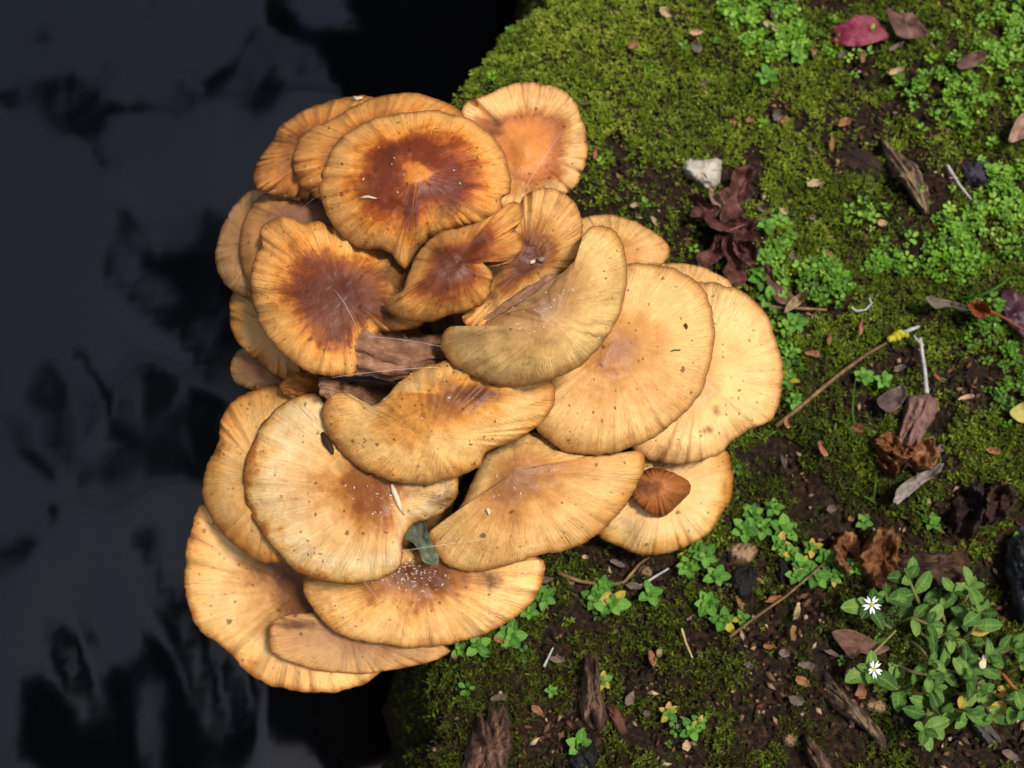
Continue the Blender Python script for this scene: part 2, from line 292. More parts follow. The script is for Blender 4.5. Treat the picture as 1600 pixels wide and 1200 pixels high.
def cap_mat(pal, key):
    stops, spots, bloom, streak = PAL[pal]
    b = NB('cap_skin_' + key.lower()); sd = (ord(key) - 60) * 3.7
    at = b.n('ShaderNodeAttribute', attribute_name='radial').outputs['Vector']
    sep = b.n('ShaderNodeSeparateXYZ'); b.set(sep.inputs[0], at); r = sep.outputs[2]
    tc = b.n('ShaderNodeTexCoord').outputs['Object']
    off = b.n('ShaderNodeVectorMath', operation='ADD'); b.set(off.inputs[0], tc); off.inputs[1].default_value = (sd, sd * .7, -sd); pos = off.outputs[0]
    offa = b.n('ShaderNodeVectorMath', operation='ADD'); b.set(offa.inputs[0], at); offa.inputs[1].default_value = (sd, -sd, 0); ra = offa.outputs[0]
    s1 = b.noise(b.scalevec(ra, (5, 5, 1.3)), 1.6, 5, .6)
    s2 = b.noise(b.scalevec(ra, (26, 26, 2.2)), 1.5, 4, .6)
    s3 = b.noise(b.scalevec(ra, (52, 52, 9.0)), 1.3, 3, .6)
    blot = b.noise(pos, 55, 5, .6)
    damp = b.ramp(r, [(.05, 0.0), (.45, 1.0), (.8, .9), (.95, .5)])
    d = b.math('MULTIPLY', b.math('SUBTRACT', s1, .5), .30)
    d = b.math('ADD', d, b.math('MULTIPLY', b.math('SUBTRACT', s2, .5), .28 * streak))
    d = b.math('MULTIPLY', d, damp)
    d = b.math('ADD', d, b.math('MULTIPLY', b.math('SUBTRACT', blot, .5), .72))
    d = b.math('ADD', d, b.math('MULTIPLY', b.math('SUBTRACT', b.noise(pos, 130, 6, .65), .5), .46))
    rr = b.math('ADD', r, b.math('MULTIPLY', d, b.ramp(r, [(0, .45), (.25, 1.0), (.8, .9), (.95, .5)])), True)
    col = b.ramp(rr, [(p, lin(c)) for p, c in stops])
    # fibres running out to the margin
    fib = b.ramp(b.math('ADD', b.math('MULTIPLY', s3, .5), b.math('MULTIPLY', s2, .5)), [(.30, (.60, .42, .27, 1)), (.41, (.96, .92, .86, 1)), (.50, (1.06, 1.06, 1.05, 1)), (.62, (1.30, 1.30, 1.28, 1))])
    fibm = b.ramp(r, [(.30, .0), (.55, .6), (.85, 1.0)])
    col = b.mix(b.math('MULTIPLY', fibm, min(1, streak * 1.25)), col, fib, 'MULTIPLY')
    # cloudy lighter and darker patches
    big = b.noise(pos, 34, 4, .55)
    col = b.mix(.75, col, b.ramp(big, [(.34, (.80, .70, .60, 1)), (.52, (1, 1, 1, 1)), (.68, (1.08, 1.07, 1.04, 1))]), 'MULTIPLY')
    # grey-mauve bloom on old skin
    if bloom > .03:
        bm = b.ramp(b.noise(pos, 40, 3, .5), [(.48, 0.0), (.66, 1.0)])
        bm = b.math('MULTIPLY', bm, b.ramp(r, [(.45, 1.0), (.72, 0.0)]))
        col = b.mix(b.math('MULTIPLY', bm, bloom), col, lin('7a594a'))
    # broad rusty blotches with feathered edges: pigment, in places shade painted in
    sa = b.n('ShaderNodeAttribute', attribute_name='stain_shade').outputs['Fac']
    sf = b.math('ADD', sa, b.math('MULTIPLY', b.math('SUBTRACT', b.noise(pos, 110, 6, .66), .5), 1.6))
    sf = b.math('MULTIPLY', b.ramp(sf, [(.38, 0.0), (.85, 1.0)]), b.ramp(sa, [(.08, 0.0), (.35, .85)]))
    col = b.mix(sf, col, lin('54280f'))
    # rust-brown spots of several sizes
    for sc, th, den, dark in ((150, .20, .80, '3a1c0c'), (340, .27, .60, '552a10'), (90, .15, .90, '42200e')):
        wv = b.n('ShaderNodeVectorMath', operation='ADD'); nz = b.noise(pos, 500, 2, .5, out=1)
        b.set(wv.inputs[0], pos); b.set(wv.inputs[1], b.scalevec(nz, (.0022, .0022, .0022)))
        vo = b.n('ShaderNodeTexVoronoi', feature='F1'); b.set(vo.inputs['Vector'], wv.outputs[0]); vo.inputs['Scale'].default_value = sc; vo.inputs['Randomness'].default_value = 1
        cs = b.n('ShaderNodeSeparateColor'); b.set(cs.inputs[0], vo.outputs['Color'])
        pick = b.math('GREATER_THAN', cs.outputs[0], 1 - (1 - den) * spots * 2.0)
        rad = b.math('MULTIPLY', b.math('ADD', b.math('MULTIPLY', cs.outputs[1], .9), .25), th)
        spot = b.ramp(b.math('DIVIDE', vo.outputs['Distance'], rad), [(.55, 1.0), (1.0, 0.0)])
        col = b.mix(b.math('MULTIPLY', b.math('MULTIPLY', spot, pick), .70), col, lin(dark))
    # brown fibrous edge
    er = b.math('ADD', r, b.math('MULTIPLY', b.math('SUBTRACT', s3, .5), .035))
    col = b.mix(b.ramp(er, [(.945, 0.0), (.985, .55), (1.0, .85)]), col, lin('7c4a1e'))
    col = b.mix(1.0, col, (1.12, 1.01, .905, 1), 'MULTIPLY')
    b.set(b.p.inputs['Base Color'], col)
    ro = b.ramp(blot, [(.3, .34), (.7, .56)])
    b.set(b.p.inputs['Roughness'], ro)
    b.p.inputs['Specular IOR Level'].default_value = .38
    b.p.inputs['Subsurface Weight'].default_value = .10
    b.p.inputs['Subsurface Radius'].default_value = (1.0, .5, .2); b.p.inputs['Subsurface Scale'].default_value = .003
    h = b.math('ADD', b.math('MULTIPLY', b.math('MULTIPLY', b.math('ADD', s3, s2), fibm), .7), b.math('MULTIPLY', b.noise(pos, 300, 4, .6), .5))
    b.bump(h, .8, .0014)
    return b.m
gill_m = NB('gill_flesh'); _a = gill_m.n('ShaderNodeAttribute', attribute_name='radial').outputs['Vector']
gill_m.set(gill_m.p.inputs['Base Color'], gill_m.ramp(gill_m.noise(gill_m.scalevec(_a, (40, 40, 2)), 1.5, 3), [(.3, lin('7a4a30')), (.7, lin('b58560'))]))
gill_m.p.inputs['Roughness'].default_value = .7; gill_m = gill_m.m
stem_m = simple_mat('stem_fibre', ['5e3a20', '8d6238', 'b98f5e'], 90, .7, .6, .001, (1, 1, .25))
# ------------------------------------------------------------------ generic builders
def tube(path, radii, seg=14, ridge=0.0, ridges=7, seed=0, caps=True):
    P = np.asarray(path, float); n = len(P); V = []; F = []
    T = np.gradient(P, axis=0); T /= np.linalg.norm(T, axis=1)[:, None] + 1e-9
    ref = np.array([.3, .2, 1.0]); 
    if abs(T[:, 2]).mean() > .8: ref = np.array([1.0, .2, 0])
    A = np.cross(T, ref); A /= np.linalg.norm(A, axis=1)[:, None] + 1e-9
    B = np.cross(T, A)
    th = np.arange(seg) / seg * 2 * np.pi
    for i in range(n):
        rr = radii[i] * (1 + ridge * (np.sin(ridges * th + i * .12 + seed) * .35 + .25 * np.sin(2.6 * ridges * th - i * .3) + (vn(np.cos(th) * 2.4 + seed, np.sin(th) * 2.4 + i * .3, seed) - .5) * 1.2))
        V.append(P[i] + rr[:, None] * (np.cos(th)[:, None] * A[i] + np.sin(th)[:, None] * B[i]))
    V = np.concatenate(V); F = grid_faces(n, seg)
    if caps:
        V = np.vstack([V, P[:1], P[-1:]]); a = len(V) - 2
        F += [(a, (j + 1) % seg, j) for j in range(seg)] + [(a + 1, (n - 1) * seg + j, (n - 1) * seg + (j + 1) % seg) for j in range(seg)]
    return V, F
def bez(a, b, c, d, n=14):
    t = np.linspace(0, 1, n)[:, None]; a, b, c, d = map(lambda v: np.asarray(v, float), (a, b, c, d))
    return (1 - t) ** 3 * a + 3 * (1 - t) ** 2 * t * b + 3 * (1 - t) * t * t * c + t ** 3 * d
def polar(outline, centre, nt_=72, rings=(.25, .5, .7, .85, .95, 1.0), jag=.0, seed=1):
    o = spline(outline, nt_); c = np.array(centre, float) if centre is not None else o.mean(0)
    th = np.arange(nt_) / nt_ * 2 * np.pi
    if jag:
        o = o + (o - c) * (fbm(np.cos(th) * 6 + 20, np.sin(th) * 6 + 20, seed, 3) - .5)[:, None] * jag
    r = np.array(rings)
    return c + r[:, None, None] * (o - c)[None], c, th, r[:, None]
def blob(name, outline, height, m, label, cat, group=None, centre=None, rough=.40, grain=None, seed=1, lift=0.0, power=2.8, kind=None, nt_=72, rings=None, parent=None):
    """a half-sunk solid (stone, bark, wood): its outline lies on the ground, its top bulges"""
    rings = rings or (.12, .25, .38, .5, .62, .72, .82, .9, .96, 1.0)
    px, c, th, r = polar(outline, centre, nt_, rings, .22, seed)
    bs_ = max(5.0, .34 * np.linalg.norm(px[-1] - c, axis=1).mean())
    base = on_ground(px); q0 = on_ground(np.array(c)[None])[0]
    H = height * (1 - r ** power)
    nz = 1.5 * (fbm(px[..., 0] / bs_ + seed, px[..., 1] / bs_, seed, 4) - .5)
    if grain is not None:
        ca, sa = math.cos(grain), math.sin(grain)
        u = px[..., 0] * ca + px[..., 1] * sa; v = -px[..., 0] * sa + px[..., 1] * ca
        nz = .5 * nz + 1.1 * (fbm(u / 60, v / 5.5, seed + 4, 3) - .5)
    z = base[..., 2] * .4 + q0[2] * .6 + lift + H + nz * height * rough * 2 * np.clip(1.15 - r ** 6, 0, 1)
    P = at_z(px, z); top = at_z(np.array(c)[None], np.array([z[0].mean()]))
    low = P[-1].copy(); low[:, 2] = base[-1][:, 2] - .006 if lift == 0 else P[-1][:, 2] - .003
    cen = P.reshape(-1, 3).mean(0)
    low[:, :2] = cen[:2] + (low[:, :2] - cen[:2]) * .93
    V = np.vstack([P.reshape(-1, 3), low, top, [[cen[0], cen[1], low[:, 2].min() - .001]]])
    n = len(rings) + 1; a = n * nt_
    F = grid_faces(n, nt_, flip=True) + [(a, j, (j + 1) % nt_) for j in range(nt_)] + [(a + 1, (n - 1) * nt_ + (j + 1) % nt_, (n - 1) * nt_ + j) for j in range(nt_)]
    org = np.array([cen[0], cen[1], low[:, 2].min()])
    if parent is not None: return link(name, mesh_data(name, local(V, parent.location), F), m, parent)
    o = link(name, mesh_data(name, local(V, org), F), m); o.location = org
    return tag(o, label, cat, group, kind)
def leaf_sheet(name, outline, m, label=None, cat=None, group=None, centre=None, lift=.002, curl=.004, fold=0.0, axis=0.0, wrinkle=.002, seed=1, thick=.0004, parent=None, zfix=None, jag=.03, nt_=72):
    """a thin but solid dry leaf lying on the ground, curled and folded along its midrib"""
    rings = (.15, .3, .45, .6, .75, .88, 1.0)
    px, c, th, r = polar(outline, centre, nt_, rings, jag, seed)
    if zfix is None:
        base = on_ground(px); gz = .35 * base[..., 2] + .65 * np.median(base[..., 2])
    else: gz = np.full(px.shape[:2], zfix)
    size = np.linalg.norm(px[-1] - c, axis=1).mean()
    ca, sa = math.cos(axis), math.sin(axis)
    v = (-(px[..., 0] - c[0]) * sa + (px[..., 1] - c[1]) * ca) / size
    u = ((px[..., 0] - c[0]) * ca + (px[..., 1] - c[1]) * sa) / size
    z = gz + lift + fold * np.abs(v) + curl * (u * u * .6 + .4 * r ** 3 * np.sin(2 * th + seed)) + wrinkle * (fbm(px[..., 0] / 12 + seed, px[..., 1] / 12, seed, 3) - .5) * 2
    P = at_z(px, z); top = at_z(np.array(c)[None], np.array([z[0].mean()]))
    Q = P.copy(); Q[..., 2] -= thick; tq = top.copy(); tq[:, 2] -= thick
    n = len(rings); k = n * nt_
    V = np.vstack([P.reshape(-1, 3), Q.reshape(-1, 3), top, tq])
    F = grid_faces(n, nt_, flip=True) + grid_faces(n, nt_, off=k)
    F += [((n - 1) * nt_ + j, k + (n - 1) * nt_ + j, k + (n - 1) * nt_ + (j + 1) % nt_, (n - 1) * nt_ + (j + 1) % nt_) for j in range(nt_)]
    F += [(2 * k, j, (j + 1) % nt_) for j in range(nt_)] + [(2 * k + 1, k + (j + 1) % nt_, k + j) for j in range(nt_)]
    org = V.mean(0); org[2] = V[:, 2].min()
    po = np.array(parent.location) if parent is not None else None
    o = link(name, mesh_data(name, local(V, po if parent is not None else org), F), m, parent)
    if parent is None: o.location = org
    if label: tag(o, label, cat, group)
    return o
def twig(name, pxs, m, label, cat, group=None, r=.0008, lift=.003, seed=0, taper=.6, ridge=.2, parent=None):
    p = np.array(pxs, float); n = len(p); t = np.linspace(0, n - 1, max(8, 5 * n))
    p2 = np.stack([np.interp(t, np.arange(n), p[:, k]) for k in (0, 1)], -1)
    g = on_ground(p2); gz = g[:, 2]
    ker = np.ones(7) / 7; gz = np.convolve(np.pad(gz, 3, mode='edge'), ker, 'valid')
    P = at_z(p2, gz + lift + .0008 * (vn(t * 1.3, t * 0, seed) - .5))
    V, F = tube(P, r * np.linspace(1, taper, len(P)), 8, ridge, 4, seed)
    org = P.mean(0); org[2] = V[:, 2].min()
    if parent is not None: org = np.array(parent.location)
    o = link(name, mesh_data(name, local(V, org), F), m, parent)
    if parent is None: o.location = org; tag(o, label, cat, group)
    return o
# ------------------------------------------------------------------ the setting: water, bank
def axis_pts(lo, hi, step, far, grow=1.35):
    a = list(np.arange(lo, hi + step, step)); s = step
    x = a[-1]
    while x < far: s *= grow; x += s; a.append(x)
    s = step; x = a[0]; pre = []
    while x > -far: s *= grow; x -= s; pre.append(x)
    return np.array(pre[::-1] + a)
gx = axis_pts(-.09, .32, .0025, 6); gy = axis_pts(-.27, .33, .0025, 6)
gx = gx[gx > -.16]
GX, GY = np.meshgrid(gx, gy); GZ = ground(GX, GY)
inner = (np.abs(GX) < .4) & (np.abs(GY) < .4)
GZ = GZ + np.where(inner, .0022 * (fbm(GX * 400, GY * 400, 33, 3) - .5), 0)
ny_, nx_ = GX.shape
gv = np.stack([GX, GY, GZ], -1).reshape(-1, 3)
gf = [(i * nx_ + j, i * nx_ + j + 1, (i + 1) * nx_ + j + 1, (i + 1) * nx_ + j) for i in range(ny_ - 1) for j in range(nx_ - 1)]
gm = NB('bank_soil'); tc = gm.n('ShaderNodeTexCoord').outputs['Object']
f1 = gm.noise(tc, 60, 8, .7); f2 = gm.noise(tc, 420, 4, .6)
soil = gm.ramp(f2, [(.3, lin('120d09')), (.5, lin('261b13')), (.68, lin('453222'))])
mossy = gm.ramp(f2, [(.3, lin('14170a')), (.55, lin('262c0e')), (.75, lin('3c4618'))])
gm.set(gm.p.inputs['Base Color'], gm.mix(gm.ramp(f1, [(.54, 0.0), (.66, 1.0)]), soil, mossy))
gm.p.inputs['Roughness'].default_value = .95; gm.p.inputs['Specular IOR Level'].default_value = .15
gm.bump(f2, .8, .002)
tag(link('bank_ground', mesh_data('bank_ground', gv, gf), gm.m), kind='structure')
# water: rippled sheet
wx = axis_pts(-.75, .1, .009, 14, 1.4); wy = axis_pts(-.5, .75, .009, 14, 1.4)
WX, WY = np.meshgrid(wx, wy)
fade = np.exp(-(np.clip(np.abs(WX + .3) - .6, 0, 9) + np.clip(np.abs(WY) - .8, 0, 9)) * 1.5)
ax_, ay_ = WX * .85 + WY * .35, WY * .85 - WX * .35
WZ = WATER_Z + fade * (  .0040 * (fbm(ax_ * 9, ay_ * 5, 71, 2) - .5) + .0026 * (fbm(ax_ * 26 + 2 * fbm(WX * 8, WY * 8, 75, 2), ay_ * 11, 72, 2) - .5) + .0007 * (fbm(ax_ * 80, ay_ * 34, 73, 2) - .5))
nyw, nxw = WX.shape
wf = [(i * nxw + j, i * nxw + j + 1, (i + 1) * nxw + j + 1, (i + 1) * nxw + j) for i in range(nyw - 1) for j in range(nxw - 1)]
wm = NB('dark_water'); wm.p.inputs['Base Color'].default_value = (.0008, .0009, .0014, 1); wm.p.inputs['Roughness'].default_value = .07
wm.p.inputs['IOR'].default_value = 1.72; wm.p.inputs['Specular IOR Level'].default_value = .5
tag(link('water', mesh_data('water', np.stack([WX, WY, WZ], -1).reshape(-1, 3), wf), wm.m), kind='structure')
# ------------------------------------------------------------------ the tree leaning over the water (seen only mirrored in it)
def foliage_mesh(name, clumps, n, size, seed):
    rs = np.random.RandomState(seed); P = []
    for (c, rad, wgt) in clumps:
        k = int(n * wgt); d = rs.normal(size=(k, 3)); d /= np.linalg.norm(d, axis=1)[:, None]
        P.append(np.array(c) + d * np.array(rad) * (rs.rand(k, 1) ** .45))
    P = np.concatenate(P); k = len(P)
    a = rs.normal(size=(k, 3)); a /= np.linalg.norm(a, axis=1)[:, None]; b = np.cross(a, rs.normal(size=(k, 3))); b /= np.linalg.norm(b, axis=1)[:, None]
    s = size * rs.uniform(.6, 1.3, (k, 1))
    V = np.stack([P - a * s, P + b * s * .45, P + a * s, P - b * s * .45], 1).reshape(-1, 3)
    F = np.arange(4 * k).reshape(-1, 4)
    return V, F
def mirrored(px, h):
    """the point at height h whose reflection in the still water is seen at this pixel"""
    q = at_z(np.array(px, float), 2 * WATER_Z - h); return np.array([q[0], q[1], h])
tree = empty('overhanging_tree', (1.9, 3.4, -.1), 'dark leafy tree leaning over the stream, mirrored in the black water', 'tree')
TL = np.array(tree.location)
tm = simple_mat('tree_bark', ['1c1510', '3a2c20'], 12, .9, .5, .01)
fm = simple_mat('tree_foliage', ['0e1a08', '1c3010'], 3, .8, 0)
tv, tf = tube(bez((0, 0, 0), (.1, 0, 2), (-.3, -.3, 3.6), (-1.2, -.6, 5.0), 16), np.linspace(.2, .07, 16), 12, .1)
link('trunk', mesh_data('trunk', tv, tf), tm, tree)
SPOTS = [(570, 60, 190, 150), (660, 190, 150, 120), (800, 60, 200, 260), (340, 425, 80, 45), (420, 470, 90, 60), (250, 420, 40, 22), (430, 570, 70, 60), (330, 655, 60, 40), (250, 690, 50, 18),
         (400, 860, 55, 75), (320, 880, 16, 50), (180, 1130, 95, 90), (290, 970, 30, 60), (460, 1020, 60, 130), (620, 1120, 120, 130), (45, 830, 30, 22), (175, 625, 45, 25), (560, 700, 60, 60),
         (150, 170, 60, 14), (60, 165, 60, 12), (330, 150, 50, 25), (100, 585, 60, 12), (480, 760, 50, 90), (30, 660, 26, 20), (90, 1185, 70, 25)]
clumps = []
for q, (sx_, sy_, ra_, rb_) in enumerate(SPOTS):
    hh = 4.3 + .5 * math.sin(q * 2.1); c_ = mirrored((sx_, sy_), hh) - TL; k_ = 5.2 * 2 * TX / PW
    clumps.append((c_, (ra_ * k_, rb_ * k_, .18), (ra_ * rb_) ** .9 / 60000))
    e_ = c_; tv, tf = tube(bez((-.3, -.2, 3.2), (-.8, -.5, 4.2), (e_[0] * .6, e_[1] * .6, e_[2] + .4), e_, 10), np.linspace(.05, .008, 10), 6)
    link('limb', mesh_data('limb', tv, tf), tm, tree)
tv, tf = foliage_mesh('crown', clumps, 9000, .075, 4)
link('crown', mesh_data('crown', tv, tf, False), fm, tree)
# ------------------------------------------------------------------ the mushrooms
LABEL = {
 'L': 'olive-tan mushroom with a bean-shaped folded cap, topmost beside the big pale round cap',
 'J': 'small dark brown mushroom with a curled, split cap beside the ringed cap',
 'B': 'large orange-brown mushroom with a pale bump inside a dark ring at the cap centre',
 'K': 'mushroom with a pale ribbed fan-like margin and dark brown hollow behind the curled small cap',
 'Q': 'tawny mushroom with a hooked corner overlapping the large cream-rimmed cap, shrivelled mushroom behind it',
 'M': 'large smooth pale tan round mushroom tucked under the olive folded cap',
 'S': 'tan fan-shaped mushroom with a pointed corner, a curled dry grey-green leaf at its blunt end',
 'N': 'outermost pale cream mushroom on the mossy side, with a wavy notched rim',
 'T': 'cream mushroom over the moss carrying a tiny brown mushroom on its cap',
 'R': 'large cream-rimmed mushroom with brown centre and a white splinter lying on it',
 'X': 'wide fan-shaped tawny mushroom dusted with white specks, just under the curled dry leaf',
 'Y': 'dull brownish-grey upturned mushroom squeezed between the white-dusted cap and the lowest cap',
 'V': 'yellow-tan mushroom with a scalloped rim over the water, half under the large cream-rimmed cap',
 'W': 'lowest large pale mushroom with brown hollow, jutting out over the dark water',
 'F': 'mushroom with a big dark purple-brown speckled centre and bright orange-yellow crinkled rim',
 'C': 'orange-brown mushroom with a greyish bruise tucked right behind the ringed cap',
 'A': 'funnel-shaped mushroom with broad pale rim and orange central mound against the green moss',
 'O': 'small pale tan mushroom peeping out between the fan-like cap and the moss',
 'P': 'narrow tan sliver of mushroom cap behind the outermost pale cap, facing the maroon leaf',
 'D': 'wavy brown mushroom rim over the water, hindmost behind the bruised orange-brown cap',
 'E': 'mauve-grey mushroom with tan rim between the speckled cap and the bruised cap',
 'G': 'dull grey-tan mushroom overhanging the water beneath the mauve-grey cap',
 'H': 'tan crinkled mushroom rim showing along the water side of the dark speckled cap',
 'I': 'small pinkish-grey mushroom over the water below the crinkled tan rim',
 'U': 'tiny wrinkled brown mushroom sitting on a cream cap',
}
STAIN_SHADE = {   # brown pigment blotches: pixel, half size, depth
 'Q': [(758, 616, 60, 22, .9), (690, 596, 40, 20, .5)], 'F': [(615, 440, 45, 60, .9), (600, 495, 60, 30, .7), (540, 455, 40, 40, .8), (565, 495, 20, 30, .8)], 'B': [(600, 245, 45, 30, .7), (700, 320, 45, 35, .7), (640, 345, 30, 50, .6), (735, 260, 30, 40, .5), (570, 300, 40, 30, .5)],
 'K': [(770, 455, 60, 45, .8), (815, 410, 40, 30, .8)], 'J': [(690, 400, 45, 40, .7)], 'C': [(570, 225, 60, 30, .7), (520, 250, 30, 30, .4)], 'D': [(470, 215, 50, 30, .6)], 'X': [(760, 905, 60, 22, .7), (640, 890, 70, 18, .8), (560, 905, 50, 14, .6)], 'R': [(640, 760, 70, 35, .7), (540, 720, 40, 30, .4), (690, 780, 40, 40, .7)],
 'S': [(820, 700, 60, 25, .5), (900, 740, 50, 30, .4)], 'W': [(450, 900, 60, 50, .6), (470, 950, 50, 30, .6)], 'L': [(835, 470, 50, 26, .5), (880, 440, 40, 30, .35)], 'M': [(930, 560, 60, 50, .3), (900, 640, 40, 60, .25)], 'N': [(1105, 672, 14, 10, .8), (1120, 640, 10, 14, .6)], 'A': [(765, 195, 45, 25, .7), (860, 280, 30, 30, .5)], 'U': [(1010, 760, 25, 18, .8), (1050, 780, 20, 14, .5)],
 'V': [(345, 700, 30, 20, .5), (420, 780, 40, 60, .4)], 'E': [(470, 320, 40, 30, .3)], 'T': [(980, 830, 20, 12, .5)], 'Y': [(460, 975, 40, 14, .8)]}
def make_mushroom(key):
    P, P0, n, th, size, pp, ra = cap_surface(key)
    spec = CAPS[key]; nr = len(RT)
    m = cap_mat(spec['pal'], key)
    # base of the stem: gathered on the bank's edge
    bc = np.array([-.018, .0, 0])
    out = np.array([P0[0], P0[1], 0]) - bc
    bp = bc + out * .38
    if edge_dist(bp[0], bp[1]) < .006: bp[0] += .006 - float(edge_dist(bp[0], bp[1]))
    if key == 'U': bp = np.array([P0[0], P0[1], 0.])
    bp[2] = float(ground(bp[0], bp[1])) - .006
    if key == 'U': bp[2] = P0[2] - .011
    if key in 'W': bp[2] -= .02
    root = empty('mushroom', bp, LABEL[key], 'mushroom', 'mushrooms of the tuft')
    # cap: centre point + rings + rim turned under
    under = [P[-1] - n * .0010 + (P0 - P[-1]) * .003, P[-1] - n * .0019 + (P0 - P[-1]) * .030, P[-2] - n * .0024 + (P0 - P[-2]) * .035]
    A = np.concatenate([P, np.stack(under)]); rr = np.concatenate([RT, [1, 1, 1]])
    c0 = P[0].mean(0)
    V = np.vstack([A.reshape(-1, 3), c0[None]])
    nn = len(rr); F = grid_faces(nn, NT, flip=True) + [(nn * NT, j, (j + 1) % NT) for j in range(NT)]
    me = mesh_data('cap', local(V, bp), F)
    a = me.attributes.new('radial', 'FLOAT_VECTOR', 'POINT')
    pxs = to_px(V); st = np.zeros(len(V))
    for (sx_, sy_, ax2, ay2, am_) in STAIN_SHADE.get(key, []):
        st = np.maximum(st, am_ * np.exp(-((pxs[:, 0] - sx_) / ax2) ** 2 - ((pxs[:, 1] - sy_) / ay2) ** 2))
    a2 = me.attributes.new('stain_shade', 'FLOAT', 'POINT'); a2.data.foreach_set('value', st.astype(np.float32)); a = me.attributes['radial']
    rad = np.zeros((len(V), 3)); pa = np.concatenate([pp, pp[-1:], pp[-1:], pp[-1:]]).ravel(); rad[:-1, 0] = np.cos(pa); rad[:-1, 1] = np.sin(pa); rad[:-1, 2] = np.concatenate([ra, np.ones((3, NT))]).ravel(); rad[-1] = (1, 0, ra[0].mean())
    a.data.foreach_set('vector', rad.ravel())
    link('cap', me, m, root)
    # gills: corrugated underside
    ks = [len(RT) - 2, 30, 27, 22, 16, 10, 5]
    G = []
    for i, k in enumerate(ks):
        th_ = .0024 + .006 * (1 - RT[k]) ** 1.0
        z = np.where(np.arange(NT) % 2 == 0, 1.0, .45) * (.0022 if 0 < i < len(ks) - 1 else .0004)
        G.append(P[k] - n * (th_ + z)[:, None] + (P0 - P[k]) * (.035 if i == 0 else 0))
    G = np.stack(G); gme = mesh_data('gills', local(G, bp), grid_faces(len(ks), NT))
    a = gme.attributes.new('radial', 'FLOAT_VECTOR', 'POINT')
    rad = np.zeros((len(ks) * NT, 3)); rad[:, 0] = np.tile(np.cos(th), len(ks)); rad[:, 1] = np.tile(np.sin(th), len(ks)); rad[:, 2] = np.repeat(RT[ks], NT)
    a.data.foreach_set('vector', rad.ravel())
    link('gills', gme, gill_m, root)
    # stem
    top = c0 - n * .006
    hgt = max(.01, top[2] - bp[2])
    path = bez(bp, bp + np.array([0, 0, hgt * .45]), top - n * hgt * .35, top, 18)
    r0 = .0055 if key not in 'UIOP' else .0035
    if key == 'U': r0 = .002
    V, F = tube(path, r0 * np.interp(np.linspace(0, 1, 18), [0, .3, .85, 1], [1.15, .9, 1.0, 1.5]), 14, .10, 6, ord(key))
    link('stem', mesh_data('stem', local(V, bp), F), stem_m, root)
    return root
for key in ORDER: make_mushroom(key)

# gill edge showing between the fan-like cap and the folded cap, and the shrivelled mushroom in the gap
shr_m = simple_mat('shrivelled_flesh', ['5a3a2a', '8e644a', 'b48c6c'], 160, .7, .8, .0012, (1, 1, 1))
def shrivelled(name, label, path_px, radii, seed, ridges=9, group=None, m=shr_m):
    P = np.array([at_z(np.array([x, y], float), z) for x, y, z in path_px])
    t = np.linspace(0, len(P) - 1, 26); P2 = np.stack([np.interp(t, np.arange(len(P)), P[:, k]) for k in range(3)], -1)
    ker = np.ones(5) / 5
    P2 = np.stack([np.convolve(np.pad(P2[:, k], 2, mode='edge'), ker, 'valid') for k in range(3)], -1)
    rr = np.interp(t, np.arange(len(P)), radii)
    V, F = tube(P2, rr, 60, .34, ridges, seed)
    V = V + (fbm(V[:, 0] * 420 + seed, V[:, 1] * 420 + V[:, 2] * 300, seed, 3) - .5)[:, None] * np.array([.0022, .0022, .0030])
    org = P2[-1].copy(); org[2] = V[:, 2].min()
    o = link(name, mesh_data(name, local(V, org), F), m); o.location = org
    return tag(o, label, 'mushroom', group)
shrivelled('shrivelled_mushroom', 'shrivelled pinkish-brown mushroom wedged in the gap behind the hooked tawny cap',
           [(552, 535, .104), (572, 543, .106), (600, 556, .104), (640, 562, .100), (690, 556, .096), (740, 548, .085), (770, 560, .02)], [.0085, .0105, .0085, .0075, .0070, .0065, .006], 3)
shrivelled('dried_mushroom', 'small dried reddish-brown mushroom stub beside the hooked corner of the tawny cap',
           [(498, 604, .092), (514, 603, .092), (540, 612, .084), (600, 640, .05), (680, 640, .0)], [.0028, .0048, .005, .005, .005], 8, 5)
shrivelled('young_mushroom', 'small orange-brown mushroom bud between the crinkled rim and the cream-rimmed cap',
           [(440, 606, .066), (458, 602, .068), (482, 606, .066), (560, 640, .03), (680, 640, .0)], [.0022, .0048, .0052, .004, .004], 11, 3, m=simple_mat('bud_skin', ['7a431a', 'b4702c', 'c98a44'], 120, .55, .4))
gs = np.array([(728, 510), (756, 502), (786, 482), (815, 463), (846, 444), (874, 424)], float)
shrivelled('curled_mushroom_edge', 'thin pinkish frilled gill edge of a curled cap wedged along the olive folded cap',
           [(x + 2, y + 1, z) for (x, y), z in zip(gs, [.118, .122, .125, .127, .128, .126])] + [(930, 480, .09), (900, 520, .02)], [.0010, .0017, .0021, .0022, .0020, .0014, .002, .002], 5, 13, m=simple_mat('gill_edge', ['6a4034', '9a6e56', 'b98a6c'], 260, .7, .8))
